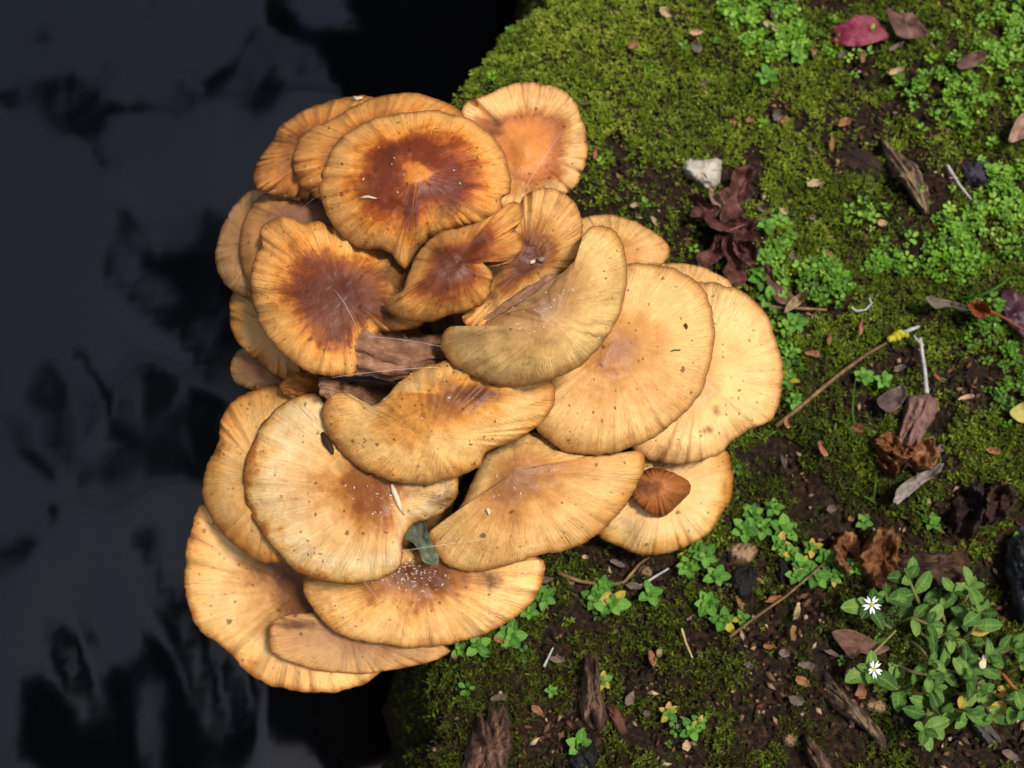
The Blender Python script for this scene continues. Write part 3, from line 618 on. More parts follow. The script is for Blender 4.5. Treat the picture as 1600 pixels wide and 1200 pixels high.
# ------------------------------------------------------------------ things lying on the caps
def cap_point(key, px):
    P = cap_surface(key)[0]; q = to_px(P); d = np.linalg.norm(q - np.array(px, float), axis=-1)
    i = np.unravel_index(np.argmin(d), d.shape); n = CAPS[key]['t']
    return P[i]
dry = simple_mat('dry_green_leaf', ['3a4030', '5e6650', '848a70'], 200, .7, .6, .0006)
zc = float(cap_point('X', (655, 870))[2]) + .006
leaf_sheet('dry_leaf', [(629, 838), (634, 818), (650, 809), (662, 812), (668, 830), (676, 850), (686, 872), (680, 882), (662, 878), (655, 862), (645, 848)], dry, 'curled dry grey-green leaf stuck between the mushroom caps', 'leaf', zfix=zc, curl=.006, fold=.006, axis=1.1, lift=0, wrinkle=.003, seed=4)
spl_m = simple_mat('splinter', ['c8ac84', 'efe0c4'], 300, .8, .3)
def splinter(name, key, a, b, wd, label, m=spl_m, cat='splinter', group=None):
    p = [np.array(cap_point(key, (a[0] + (b[0] - a[0]) * t, a[1] + (b[1] - a[1]) * t))) + [0, 0, wd * .7] for t in (0, .25, .5, .75, 1)]
    V, F = tube(p, np.array([.5, 1, 1.1, .8, .25]) * wd, 6, .25, 2, 3)
    org = np.mean(p, axis=0); o = link(name, mesh_data(name, local(V, org), F), m); o.location = org
    tag(o, label, cat, group)
splinter('wood_splinter', 'R', (612, 757), (631, 806), .0012, 'long white wood splinter on the large cream-rimmed mushroom')
splinter('wood_splinter', 'B', (564, 309), (587, 311), .0006, 'tiny pale splinter on the ringed orange-brown mushroom')
splinter('bark_crumb', 'A', (551, 151), (566, 155), .0009, 'pale crumb on the rim at the back of the tuft') if False else None
splinter('wood_splinter', 'D', (551, 156), (568, 155), .0010, 'pale splinter on the wavy hindmost rim over the water')
splinter('dark_crumb', 'R', (505, 680), (520, 711), .0016, 'dark bark crumb caught under the hooked corner of the tawny cap', simple_mat('dark_crumb', ['1e130a', '4a3018'], 300, .8, .5), 'bark')
splinter('insect_shell', 'K', (828, 413), (836, 407), .0009, 'tiny pale curl in the dark hollow of the fan-like mushroom', spl_m, 'crumb')
splinter('insect_shell', 'K', (840, 408), (852, 405), .0011, 'tiny grey wing case in the dark hollow of the fan-like mushroom', simple_mat('grey_shell', ['6a6460', 'a8a29c'], 300, .4, .2), 'crumb')
splinter('green_crumb', 'M', (1050, 550), (1064, 545), .0004, 'tiny green moss crumb on the large pale round mushroom', simple_mat('crumb_green', ['3c4a1c', '5a6a30'], 300, .8, .2), 'crumb')
splinter('dark_crumb', 'M', (1069, 507), (1074, 515), .0009, 'small brown crumb on the large pale round mushroom', simple_mat('crumb_brown', ['4a2a10', '6a4018'], 300, .8, .2), 'crumb')
splinter('splinter_flake', 'S', (758, 797), (766, 803), .0009, 'tiny white flake on the tan fan-shaped mushroom', spl_m, 'crumb')
# sawdust specks
rs = np.random.RandomState(12)
speckV = []; speckF = []
for (key, cx, cy, sx, sy, num) in (('X', 640, 895, 30, 16, 130), ('R', 605, 770, 40, 22, 36), ('L', 850, 490, 45, 22, 34), ('S', 770, 740, 45, 30, 22), ('B', 650, 280, 70, 50, 10), ('Q', 690, 600, 50, 18, 14)):
    P = cap_surface(key)[0]; q = to_px(P).reshape(-1, 2); Pf = P.reshape(-1, 3)
    for _ in range(num):
        px = rs.normal((cx, cy), (sx, sy)); i = np.argmin(((q - px) ** 2).sum(1))
        if ((q[i] - px) ** 2).sum() > 90: continue
        c = at_z(px, Pf[i][2] + .0004); s = rs.uniform(.00018, .00042); a = rs.rand() * 6.28; u = np.array([math.cos(a), math.sin(a), rs.uniform(-.3, .3)]); v = np.array([-u[1], u[0], .1]); k = len(speckV)
        L_ = rs.uniform(.8, 2.6)
        speckV += [c - u * s * L_, c + v * s * .6, c + u * s * L_, c - v * s * .6, c + np.array([0, 0, s])]
        speckF += [(k, k + 1, k + 4), (k + 1, k + 2, k + 4), (k + 2, k + 3, k + 4), (k + 3, k, k + 4)]
o = link('sawdust', mesh_data('sawdust', speckV, speckF), simple_mat('sawdust', ['cdbba0', 'f0e8dc'], 300, .8, 0))
tag(o, 'white sawdust specks scattered over the mushroom caps', 'sawdust', kind='stuff')
# spider silk
silk = NB('spider_silk'); silk.p.inputs['Base Color'].default_value = (.75, .72, .70, 1); silk.p.inputs['Roughness'].default_value = .4; silk = silk.m
def thread(a, b, sag, label):
    (ax, ay, ak), (bx, by, bk) = a, b
    A = np.array(cap_point(ak, (ax, ay))) if isinstance(ak, str) else at_z(np.array([ax, ay], float), ak)
    B = np.array(cap_point(bk, (bx, by))) if isinstance(bk, str) else at_z(np.array([bx, by], float), bk)
    t = np.linspace(0, 1, 9)[:, None]; P = A * (1 - t) + B * t; P[:, 2] += .0015 + sag * 4 * (t * (1 - t))[:, 0]; P[:, 0] += .003 * (t * (1 - t))[:, 0]
    V, F = tube(P, np.full(9, .00005), 5)
    org = P.mean(0); o = link('spider_thread', mesh_data('spider_thread', local(V, org), F), silk); o.location = org
    tag(o, label, 'spider thread', 'spider threads')
thread((815, 305, 'A'), (880, 205, 'A'), .004, 'spider thread across the funnel-shaped mushroom')
thread((522, 455, 'F'), (560, 520, 'F'), .004, 'spider thread across the dark speckled mushroom centre')
thread((455, 340, 'E'), (500, 308, 'B'), .001, 'spider thread from the mauve-grey mushroom to the ringed one')
thread((625, 862, 'R'), (775, 845, 'S'), .002, 'spider thread passing over the curled dry grey-green leaf')
thread((570, 912, 'R'), (602, 960, 'X'), .002, 'spider thread down from the cream-rimmed mushroom to the white-dusted cap')
thread((520, 592, .115), (690, 575, 'Q'), .002, 'spider thread strung under the shrivelled mushroom')
thread((580, 528, .118), (690, 545, 'L'), .001, 'spider thread strung over the shrivelled mushroom')
# ------------------------------------------------------------------ moss
MX = lambda p, c, s: np.exp(-(((p[..., 0] - c[0]) / s[0]) ** 2 + ((p[..., 1] - c[1]) / s[1]) ** 2))
# bare, dark soil patches (photo pixels): centre, half size
BARE = [((1345, 110), (22, 60)), ((1350, 200), (40, 50)), ((1320, 250), (45, 30)), ((1430, 290), (45, 70)), ((1210, 175), (22, 30)), ((1410, 565), (50, 30)), ((1350, 640), (60, 25)),
        ((1510, 600), (60, 60)), ((1500, 800), (60, 60)), ((1140, 900), (45, 55)), ((1180, 985), (60, 40)), ((1260, 940), (60, 45)), ((1320, 1090), (70, 60)), ((1480, 1160), (90, 40)),
        ((905, 1130), (50, 70)), ((860, 1150), (50, 60)), ((1000, 1060), (40, 40)), ((1060, 1170), (50, 30)), ((1130, 380), (60, 80)), ((1245, 480), (50, 25)), ((960, 890), (70, 22)),
        ((1190, 1090), (60, 60)), ((1090, 1000), (40, 30)), ((1360, 850), (80, 40)), ((1440, 720), (60, 40)), ((1240, 730), (14, 40)), ((970, 250), (14, 40)), ((1520, 270), (40, 30)), ((1570, 900), (30, 80)), ((870, 1000), (30, 30)), ((1590, 1150), (60, 60))]
LEAFY = [((1510, 140), (105, 85)), ((1560, 330), (75, 80)), ((1250, 70), (120, 30)), ((1180, 20), (60, 30)), ((1480, 390), (70, 50)), ((1290, 440), (55, 40)), ((1215, 400), (22, 70)), ((1385, 410), (45, 30)),
         ((1590, 30), (60, 60)), ((1345, 340), (34, 24)), ((1570, 590), (40, 60)), ((1530, 500), (30, 40)), ((1210, 560), (30, 60))]
def mask(px, lst):
    m = np.zeros(px.shape[:-1])
    for c, s in lst: m = np.maximum(m, MX(px, c, s))
    return m
rs = np.random.RandomState(3)
def scatter(n, x0=-.105, x1=.34, y0=-.29, y1=.35):
    x = rs.uniform(x0, x1, n); y = rs.uniform(y0, y1, n)
    e = edge_dist(x, y); k = e > -.030
    return x[k], y[k], e[k]
x, y, e = scatter(210000); z = ground(x, y); px = to_px(np.stack([x, y, z], -1))
bare = mask(px, BARE) ; leafy = mask(px, LEAFY)
patch = fbm(x * 55, y * 55, 41, 4)
low = np.clip((px[:, 1] - 500) / 500, 0, 1)
dens = np.clip(1.25 - 1.5 * bare - .55 * leafy - np.clip(patch - (.62 - .12 * low), 0, 1) * 9, .03, 1) * (.52 - .14 * low)
hid = (px[:, 0] > 420) & (px[:, 0] < 1080) & (px[:, 1] > 260) & (px[:, 1] < 800)         # deep under the tuft hardly anything grows
dens = np.where(hid, dens * .3, dens)
far = (px[:, 0] > 1680) | (px[:, 1] < -90) | (px[:, 1] > 1290)
dens = np.where(far, dens * .5, dens)
k = rs.rand(len(x)) < dens
x, y, z, e, px, low, leafy, patch = [v[k] for v in (x, y, z, e, px, low, leafy, patch)]
def moss_mesh(name, x, y, z, size, leaves, tint, spread, width=.30, up=1.0):
    n = len(x)
    ph = rs.rand(n, 1) * 6.283 + np.arange(leaves)[None] * 6.283 / leaves * 1.618 + rs.normal(0, .3, (n, leaves))
    lv = np.linspace(.15, 1, leaves)[None] * np.ones((n, 1))
    tilt = np.array([rs.normal(0, .35, n), rs.normal(0, .35, n)]).T
    s = size[:, None]
    L = s * rs.uniform(.7, 1.25, (n, leaves)) * (1.1 - .4 * lv)
    hgt = s * up * lv
    base = np.stack([x[:, None] + tilt[:, :1] * hgt, y[:, None] + tilt[:, 1:] * hgt, z[:, None] - s * .25 + hgt], -1)
    el = rs.normal(spread, .35, (n, leaves)) + lv * .35
    d = np.stack([np.cos(ph) * np.cos(el), np.sin(ph) * np.cos(el), np.sin(el)], -1)
    sd = np.stack([-np.sin(ph), np.cos(ph), rs.normal(0, .3, (n, leaves))], -1)
    tip = base + d * L[..., None]; mid = base + d * L[..., None] * .45
    wv = sd * (L * width * .5)[..., None]
    V = np.stack([base, mid + wv, tip, mid - wv], 2).reshape(-1, 3)
    m = n * leaves
    me = bpy.data.meshes.new(name)
    me.vertices.add(4 * m); me.vertices.foreach_set('co', V.ravel().astype(np.float32))
    me.loops.add(4 * m); me.loops.foreach_set('vertex_index', np.arange(4 * m, dtype=np.int32))
    me.polygons.add(m); me.polygons.foreach_set('loop_start', np.arange(0, 4 * m, 4, dtype=np.int32)); me.polygons.foreach_set('loop_total', np.full(m, 4, dtype=np.int32))
    a = me.attributes.new('tint', 'FLOAT', 'FACE')
    a.data.foreach_set('value', np.clip(np.repeat(tint, leaves) + rs.normal(0, .10, m), 0, 1).astype(np.float32))
    me.update(); me.validate(); return me
def green_mat(name, stops, rough=.6, trans=.35, spec=.25):
    b = NB(name); t = b.n('ShaderNodeAttribute', attribute_name='tint').outputs['Fac']
    col = b.ramp(t, [(p, lin(c)) for p, c in stops])
    b.set(b.p.inputs['Base Color'], col); b.p.inputs['Roughness'].default_value = rough; b.p.inputs['Specular IOR Level'].default_value = spec
    tr = b.n('ShaderNodeBsdfTranslucent'); b.set(tr.inputs['Color'], col)
    mx = b.n('ShaderNodeMixShader'); mx.inputs[0].default_value = trans
    out = b.t.nodes['Material Output']
    b.t.links.new(b.p.outputs[0], mx.inputs[1]); b.t.links.new(tr.outputs[0], mx.inputs[2]); b.t.links.new(mx.outputs[0], out.inputs[0])
    return b.m
moss_m = green_mat('moss', [(0, '3a3014'), (.12, '424a12'), (.35, '5a6a18'), (.60, '7f9426'), (.82, 'a6b63a'), (1, 'c8c860')])
size = np.where(low > .3, rs.uniform(.0014, .0034, len(x)), rs.uniform(.0013, .0027, len(x))) * (.75 + .6 * fbm(x * 160, y * 160, 58, 2))
big = fbm(x * 14, y * 14, 52, 3)
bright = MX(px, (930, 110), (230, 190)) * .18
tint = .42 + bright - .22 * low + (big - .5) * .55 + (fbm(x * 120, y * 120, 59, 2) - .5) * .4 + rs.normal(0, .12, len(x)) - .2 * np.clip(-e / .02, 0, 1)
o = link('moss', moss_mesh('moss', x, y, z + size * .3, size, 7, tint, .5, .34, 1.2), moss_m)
tag(o, 'fine green moss carpeting the bank beside the mushrooms', 'moss', kind='stuff')
# creeping mat of small round leaves
x, y, e = scatter(60000); z = ground(x, y); px = to_px(np.stack([x, y, z], -1)); lf = mask(px, LEAFY)
k = (rs.rand(len(x)) < np.clip((lf - .22) * 1.6, .006, 1) * (.12 + .88 * (fbm(x * 60, y * 60, 61, 3) > .44)) * .6) & (e > .0)
x, y, z, px = x[k], y[k], z[k], px[k]
def round_leaf_mesh(name, x, y, z, size, leaves, tint):
    n = len(x); ph = rs.rand(n, 1) * 6.28 + np.arange(leaves)[None] * 6.283 / leaves + rs.normal(0, .25, (n, leaves))
    s = size[:, None] * rs.uniform(.7, 1.2, (n, leaves)); h = rs.uniform(.002, .006, (n, 1))
    el = rs.normal(.35, .28, (n, leaves))
    d = np.stack([np.cos(ph) * np.cos(el), np.sin(ph) * np.cos(el), np.sin(el)], -1); sd = np.stack([-np.sin(ph), np.cos(ph), rs.normal(0, .25, (n, leaves))], -1)
    up = np.cross(d, sd)
    b0 = np.stack([x[:, None] + 0 * s, y[:, None] + 0 * s, z[:, None] + h + 0 * s], -1) + d * (s * .25)[..., None]
    S = s[..., None]
    pts = [b0, b0 + d * S * .35 + sd * S * .30 - up * S * -.05, b0 + d * S * .75 + sd * S * .34, b0 + d * S * 1.08, b0 + d * S * .75 - sd * S * .34, b0 + d * S * .35 - sd * S * .30, b0 + d * S * .55 - up * S * .10]
    V = np.stack(pts, 2).reshape(-1, 3); m = n * leaves
    tri = np.array([(0, 1, 6), (1, 2, 6), (2, 3, 6), (3, 4, 6), (4, 5, 6), (5, 0, 6)])
    F = (np.arange(m)[:, None, None] * 7 + tri[None]).reshape(-1, 3)
    me = bpy.data.meshes.new(name); me.vertices.add(len(V)); me.vertices.foreach_set('co', V.ravel().astype(np.float32))
    me.loops.add(F.size); me.loops.foreach_set('vertex_index', F.ravel().astype(np.int32)); me.polygons.add(len(F))
    me.polygons.foreach_set('loop_start', np.arange(0, F.size, 3, dtype=np.int32)); me.polygons.foreach_set('loop_total', np.full(len(F), 3, dtype=np.int32))
    me.polygons.foreach_set('use_smooth', np.ones(len(F), bool))
    a = me.attributes.new('tint', 'FLOAT', 'FACE'); a.data.foreach_set('value', np.repeat(np.clip(np.repeat(tint, leaves) + rs.normal(0, .12, m), 0, 1), 6).astype(np.float32))
    me.update(); me.validate(); return me
mat_m = green_mat('round_leaf', [(0, '3a5a12'), (.4, '58861f'), (.7, '7cae30'), (1, 'a8c850')], .5, .3, .35)
low = np.clip((px[:, 1] - 350) / 300, 0, 1)
o = link('ground_cover', round_leaf_mesh('ground_cover', x, y, z, rs.uniform(.0017, .0032, len(x)), 5, .60 - .38 * low + rs.normal(0, .14, len(x))), mat_m)
tag(o, 'bright green creeping mat of tiny round leaves spreading through the moss', 'ground cover', kind='stuff')
# crumbs of soil, bark and needles
x, y, e = scatter(30000); z = ground(x, y); px = to_px(np.stack([x, y, z], -1)); br = mask(px, BARE)
k = (rs.rand(len(x)) < np.clip(br * .9, .16, 1)) & (e > 0); x, y, z, px, br = x[k], y[k], z[k], px[k], br[k]
n = len(x); a = rs.rand(n) * 6.28; s = rs.uniform(.0004, .0011, n) * (1 + .5 * br); el = rs.uniform(.8, 3.2, n)
u = np.stack([np.cos(a), np.sin(a), rs.normal(0, .3, n)], -1) * (s * el)[:, None]; v = np.stack([-np.sin(a), np.cos(a), rs.normal(0, .4, n)], -1) * s[:, None]
c = np.stack([x, y, z + .0006 + s * .4], -1); w_ = np.stack([0 * s, 0 * s, s], -1)
V = np.stack([c - u, c + v, c + u * rs.uniform(.6, 1, (n, 1)), c - v, c + w_ * .8 + u * .2, c - w_], 1).reshape(-1, 3)
tri = np.array([(0, 4, 3), (3, 4, 2), (2, 4, 1), (1, 4, 0), (0, 3, 5), (3, 2, 5), (2, 1, 5), (1, 0, 5)])
F = (np.arange(n)[:, None, None] * 6 + tri[None]).reshape(-1, 3)
me = bpy.data.meshes.new('soil_crumbs'); me.vertices.add(len(V)); me.vertices.foreach_set('co', V.ravel().astype(np.float32)); me.loops.add(F.size); me.loops.foreach_set('vertex_index', F.ravel().astype(np.int32))
me.polygons.add(len(F)); me.polygons.foreach_set('loop_start', np.arange(0, F.size, 3, dtype=np.int32)); me.polygons.foreach_set('loop_total', np.full(len(F), 3, dtype=np.int32))
t_ = rs.rand(n) ** 1.7; at_ = me.attributes.new('tint', 'FLOAT', 'FACE'); at_.data.foreach_set('value', np.repeat(t_, 8).astype(np.float32)); me.update(); me.validate()
o = link('soil_crumbs', me, green_mat('crumb', [(0, '1a130d'), (.30, '33241a'), (.5, '563a2a'), (.7, '7a5840'), (.88, '9a7c60'), (1, 'c8b090')], .85, .02, .15))
tag(o, 'dark crumbs of soil, bark and needles strewn through the moss', 'leaf litter', kind='stuff')
LANDMARKS = [((1095, 270), 'the white stone'), ((1345, 48), 'the crimson leaf'), ((1418, 280), 'the weathered driftwood'), ((1130, 360), 'the crumpled maroon leaf'), ((1300, 600), 'the long straight twig'), ((1420, 680), 'the trumpet-shaped dead stem'),
             ((1158, 862), 'the tan earthy stone'), ((765, 1150), 'the bark lump on the bank edge'), ((925, 1080), 'the long sunken bark lump'), ((1340, 1005), 'the brown triangular leaf'), ((1450, 1050), 'the chickweed'), ((820, 220), 'the funnel-shaped mushroom'), ((1020, 860), 'the cream mushroom with a tiny one'),
             ((820, 960), 'the white-dusted mushroom'), ((1520, 130), 'the bright green ground cover'), ((1540, 480), 'the rusty orange leaf curl'), ((1260, 1180), 'the reddish-brown wood sliver'), ((1380, 880), 'the rusty curled dead cap'), ((1540, 790), 'the rotten blackish mushroom'), ((1230, 470), 'the little tan pointed leaf'), ((1200, 50), 'the ground cover beyond the white stone'), ((1190, 190), 'the bare soil hollow'), ((1330, 1110), 'the grey wood sliver')]
def landmark(x_, y_):
    return min(LANDMARKS, key=lambda l: (l[0][0] - x_) ** 2 + (l[0][1] - y_) ** 2)[1]
# ------------------------------------------------------------------ leafy plants with leaves of their own
def leaf_data(name, wdt, m, point=1.0, cup=.12):
    """one ovate leaf, length 1 along +x, creased on its midrib"""
    ts = [0, .12, .3, .5, .7, .87, 1.0]
    ws = [.04, .45, .86, 1.0, .84, .48 * point + .1, .0]
    V = []; F = []
    for t, w_ in zip(ts, ws):
        zz = cup * math.sin(t * 2.6) - .06 * t
        for q in (-1, -.5, 0, .5, 1): V.append((t, q * w_ * wdt, zz + abs(q) * .16 * w_ * wdt - (.035 if q == 0 else 0)))
    for i in range(6):
        for j in range(4):
            a_ = i * 5 + j; F.append((a_, a_ + 5, a_ + 6, a_ + 1))
    me = mesh_data(name, V, F); me.materials.append(m); return me
def leafy_mat(name, cols, veins=True):
    b = NB(name); tc = b.n('ShaderNodeTexCoord').outputs['Object']; oi = b.n('ShaderNodeObjectInfo').outputs['Random']
    f = b.noise(b.scalevec(tc, (1, 1, 1)), 3.0, 4); k_ = b.math('ADD', b.math('MULTIPLY', f, .5), b.math('MULTIPLY', oi, .6))
    col = b.ramp(k_, [(.2 + .6 * i / (len(cols) - 1), lin(c_)) for i, c_ in enumerate(cols)])
    sp = b.n('ShaderNodeSeparateXYZ'); b.set(sp.inputs[0], tc)
    rib = b.ramp(b.math('ABSOLUTE', sp.outputs[1]), [(.0, 1.0), (.03, 0.0)])
    col = b.mix(b.math('MULTIPLY', rib, .45), col, lin('a9c46a'))
    b.set(b.p.inputs['Base Color'], col); b.p.inputs['Roughness'].default_value = .48; b.p.inputs['Specular IOR Level'].default_value = .35
    tr = b.n('ShaderNodeBsdfTranslucent'); b.set(tr.inputs['Color'], col); mx = b.n('ShaderNodeMixShader'); mx.inputs[0].default_value = .22
    out = b.t.nodes['Material Output']; b.t.links.new(b.p.outputs[0], mx.inputs[1]); b.t.links.new(tr.outputs[0], mx.inputs[2]); b.t.links.new(mx.outputs[0], out.inputs[0])
    b.bump(b.noise(tc, 9, 3), .3, .05)
    return b.m
ch_m = leafy_mat('chickweed_leaf', ['2c4a18', '426a22', '5a8430', '7c9c48'])
ro_m = leafy_mat('rosette_leaf', ['3e6c1e', '568c2c', '76a840'])
ye_m = leafy_mat('yellowed_leaf', ['a08c2a', 'c8b23c', 'd8a860'])
gst_m = simple_mat('green_stem', ['5a6030', '7e7a48', '8a6a4c'], 200, .6, .3)
LEAF_CH = leaf_data('chickweed_leaf', .27, ch_m); LEAF_CHY = leaf_data('chickweed_leaf_yellow', .27, ye_m)
LEAF_RO = leaf_data('rosette_leaf', .33, ro_m, .8); LEAF_ROY = leaf_data('rosette_leaf_yellow', .27, ye_m, .8)
rp = random.Random(5)
def put_leaf(root, me, pos, az, el, length, roll=0.0):
    o = bpy.data.objects.new('leaf', me); C.objects.link(o); o.parent = root
    M_ = Matrix.Translation(Vector(pos)) @ Matrix.Rotation(az, 4, 'Z') @ Matrix.Rotation(-el, 4, 'Y') @ Matrix.Rotation(roll, 4, 'X') @ Matrix.Scale(length, 4)
    o.matrix_local = M_; return o
def rosette(px, rad_px, label, group, n=5, inner=3, yellow=.05, h=.006):
    q = on_ground(np.array(px, float)[None])[0]
    root = empty('rosette_plant', q, label, 'plant', group)
    L = rad_px / 3200.0 * 1.05
    az0 = rp.random() * 6.28
    V, F = tube([(0, 0, -.002), (0, 0, h * .5), (.0003, 0, h)], [.0006, .0005, .0005], 6)
    link('stem', mesh_data('stem', V, F), gst_m, root)
    for i in range(n):
        put_leaf(root, LEAF_ROY if rp.random() < yellow else LEAF_RO, (0, 0, h * .8), az0 + i * 6.283 / n + rp.uniform(-.2, .2), rp.uniform(.05, .4), L * rp.uniform(.85, 1.15), rp.uniform(-.3, .3))
    for i in range(inner):
        put_leaf(root, LEAF_RO, (0, 0, h * 1.05), az0 + .6 + i * 6.283 / inner, rp.uniform(.5, .9), L * rp.uniform(.5, .7), rp.uniform(-.3, .3))
A_ = ('small star-shaped green rosette with some yellow leaves beside the cream mushroom carrying a tiny one', 'rosettes beside the cream mushroom')
B_ = ('small star-shaped green rosette in the shade of the white-dusted fan-shaped mushroom', 'rosettes under the white-dusted mushroom')
C_ = ('pale green little rosette in the dark rooty moss near the bark lumps', 'rosettes among the bark')
D_ = ('little clover-like green rosette in the moss around the maroon crumpled leaf', 'rosettes around the maroon leaf')
E_ = ('green rosette growing between the chickweed and the tan stone', 'rosettes beside the chickweed')
for p_, r_, lg, yl in [((1160, 832), 22, A_, 0), ((1172, 806), 18, A_, 0), ((1205, 798), 15, A_, 0), ((1188, 828), 20, A_, .1), ((1222, 832), 22, A_, .1), ((1215, 855), 18, A_, .3), ((1234, 870), 15, A_, .3), ((1100, 872), 20, A_, .05), ((1072, 890), 18, A_, .3), ((1116, 904), 19, A_, .1), ((1085, 858), 15, A_, 0), ((1102, 945), 20, A_, 0), ((1128, 972), 20, A_, .2), ((1155, 968), 15, A_, .2),
                     ((928, 938), 22, B_, .1), ((955, 945), 24, B_, .15), ((940, 918), 17, B_, 0), ((1014, 930), 20, B_, 0), ((852, 938), 18, B_, 0), ((798, 996), 22, B_, 0), ((748, 1012), 20, B_, .05), ((720, 1018), 14, B_, .1), ((828, 958), 14, B_, 0),
                     ((940, 1066), 15, C_, .3), ((905, 1165), 20, C_, .0), ((1042, 1116), 16, C_, .5), ((1076, 1142), 18, C_, .1), ((1090, 1130), 12, C_, .3), ((862, 1082), 10, C_, 0),
                     ((1188, 442), 22, D_, 0), ((1200, 475), 20, D_, 0), ((1238, 512), 20, D_, 0), ((1190, 410), 18, D_, 0), ((1195, 360), 18, D_, 0), ((1245, 98), 17, D_, 0), ((1195, 128), 20, D_, 0), ((1228, 600), 18, D_, .2), ((1238, 632), 16, D_, .2), ((1345, 595), 16, D_, 0), ((1375, 600), 15, D_, 0),
                     ((1250, 888), 20, E_, .1), ((1240, 902), 16, E_, .4), ((1272, 905), 19, E_, .1), ((1288, 878), 18, E_, 0), ((1308, 890), 18, E_, 0), ((1330, 888), 16, E_, 0), ((1265, 860), 15, E_, .4), ((1298, 908), 14, E_, .5), ((1345, 820), 14, E_, 0), ((1450, 820), 16, E_, 0)]:
    rosette(p_, r_, ('yellowing' if yl > .25 else 'pale green' if lg is C_ else 'bright green') + ' star-shaped little rosette growing next to ' + landmark(*p_), 'small green rosettes', rp.choice((4, 5, 5, 6)), rp.choice((2, 3, 4)), yl)
# chickweed: trailing shoots with pairs of oval leaves
pet_m = simple_mat('white_petal', ['e6e8e4', 'ffffff'], 400, .5, 0); pol_m = simple_mat('flower_centre', ['8a9a30', 'c8c860'], 400, .6, 0)
def flower(root, pos, r, tilt):
    V = []; F = []
    for i in range(10):
        a_ = i * 6.283 / 10 + (.10 if i % 2 else -.10); k_ = len(V)
        d_ = np.array([math.cos(a_), math.sin(a_), .25]); s_ = np.array([-math.sin(a_), math.cos(a_), 0])
        V += [d_ * r * .1, d_ * r * .6 + s_ * r * .13, d_ * r, d_ * r * .6 - s_ * r * .13]; F.append((k_, k_ + 1, k_ + 2, k_ + 3))
    f = link('flower', mesh_data('flower', V, F, False), pet_m, root); f.location = pos; f.rotation_euler = tilt
    V, F = tube([(0, 0, -.0015), (0, 0, 0), (0, 0, .0006)], [r * .18, r * .3, r * .15], 8)
    link('flower_centre', mesh_data('flower_centre', V, F), pol_m, f)
def chickweed(pts, label, nodes=4, leaf=34, fl=None, h0=.004, h1=.018, yellow=.05):
    """a shoot creeping along the given pixels, root first, rising to its tip"""
    p = np.array(pts, float); g = on_ground(p); n = len(p)
    zz = g[:, 2] + np.linspace(h0, h1, n); zz[0] = g[0, 2] - .001
    P = at_z(p, zz); t = np.linspace(0, n - 1, 12); P2 = np.stack([np.interp(t, np.arange(n), P[:, k_]) for k_ in range(3)], -1)
    root = empty('chickweed_plant', g[0], label, 'plant', 'chickweed shoots')
    V, F = tube(P2, np.linspace(.0009, .0006, 12), 6); link('stem', mesh_data('stem', local(V, g[0]), F), gst_m, root)
    dr = P2[-1] - P2[0]; az = math.atan2(dr[1], dr[0])
    for i in range(nodes):
        f = .15 + .85 * i / max(1, nodes - 1); c_ = P2[min(11, int(f * 11))] - g[0]
        for sgn in (-1, 1):
            a_ = az + sgn * (rp.uniform(1.0, 1.6) - .25 * f) + (1.57 if i % 2 and f > .8 else 0)
            put_leaf(root, LEAF_CHY if rp.random() < yellow else LEAF_CH, c_, a_, rp.uniform(-.1, .45), leaf / 3100 * rp.uniform(.8, 1.2), rp.uniform(-.4, .4))
    c_ = P2[-1] - g[0]
    for i in range(3): put_leaf(root, LEAF_CH, c_ + np.array([0, 0, .001]), az + (i - 1) * 1.3, rp.uniform(.4, .8), leaf / 3100 * rp.uniform(.55, .8), rp.uniform(-.3, .3))
    if fl: flower(root, c_ + np.array([0, 0, .005]), .0042, fl)
LB = lambda s_: 'trailing chickweed shoot with paired oval leaves, ' + s_
chickweed([(1395, 985), (1370, 965), (1357, 948)], 'chickweed shoot bearing a white flower above the brown triangular leaf', 2, 40, (.3, -.2, 0), yellow=0)
chickweed([(1410, 1075), (1380, 1060), (1360, 1048)], 'chickweed shoot bearing a white flower beside the tan bark chip', 2, 40, (.2, .5, 0), yellow=0)
chickweed([(1445, 960), (1430, 930), (1420, 905)], LB('rising against the dark flattened dead stem'), 3, 38)
chickweed([(1500, 1000), (1520, 985), (1532, 958)], LB('reaching towards the charred wood'), 4, 34)
chickweed([(1445, 1080), (1450, 1110), (1443, 1140)], LB('tip bending down over the dark soil'), 4, 34)
chickweed([(1545, 1080), (1580, 1100), (1598, 1112)], LB('running out past the charred wood foot'), 4, 32)
S_ = 'trailing chickweed shoot with paired oval leaves amid the patch'
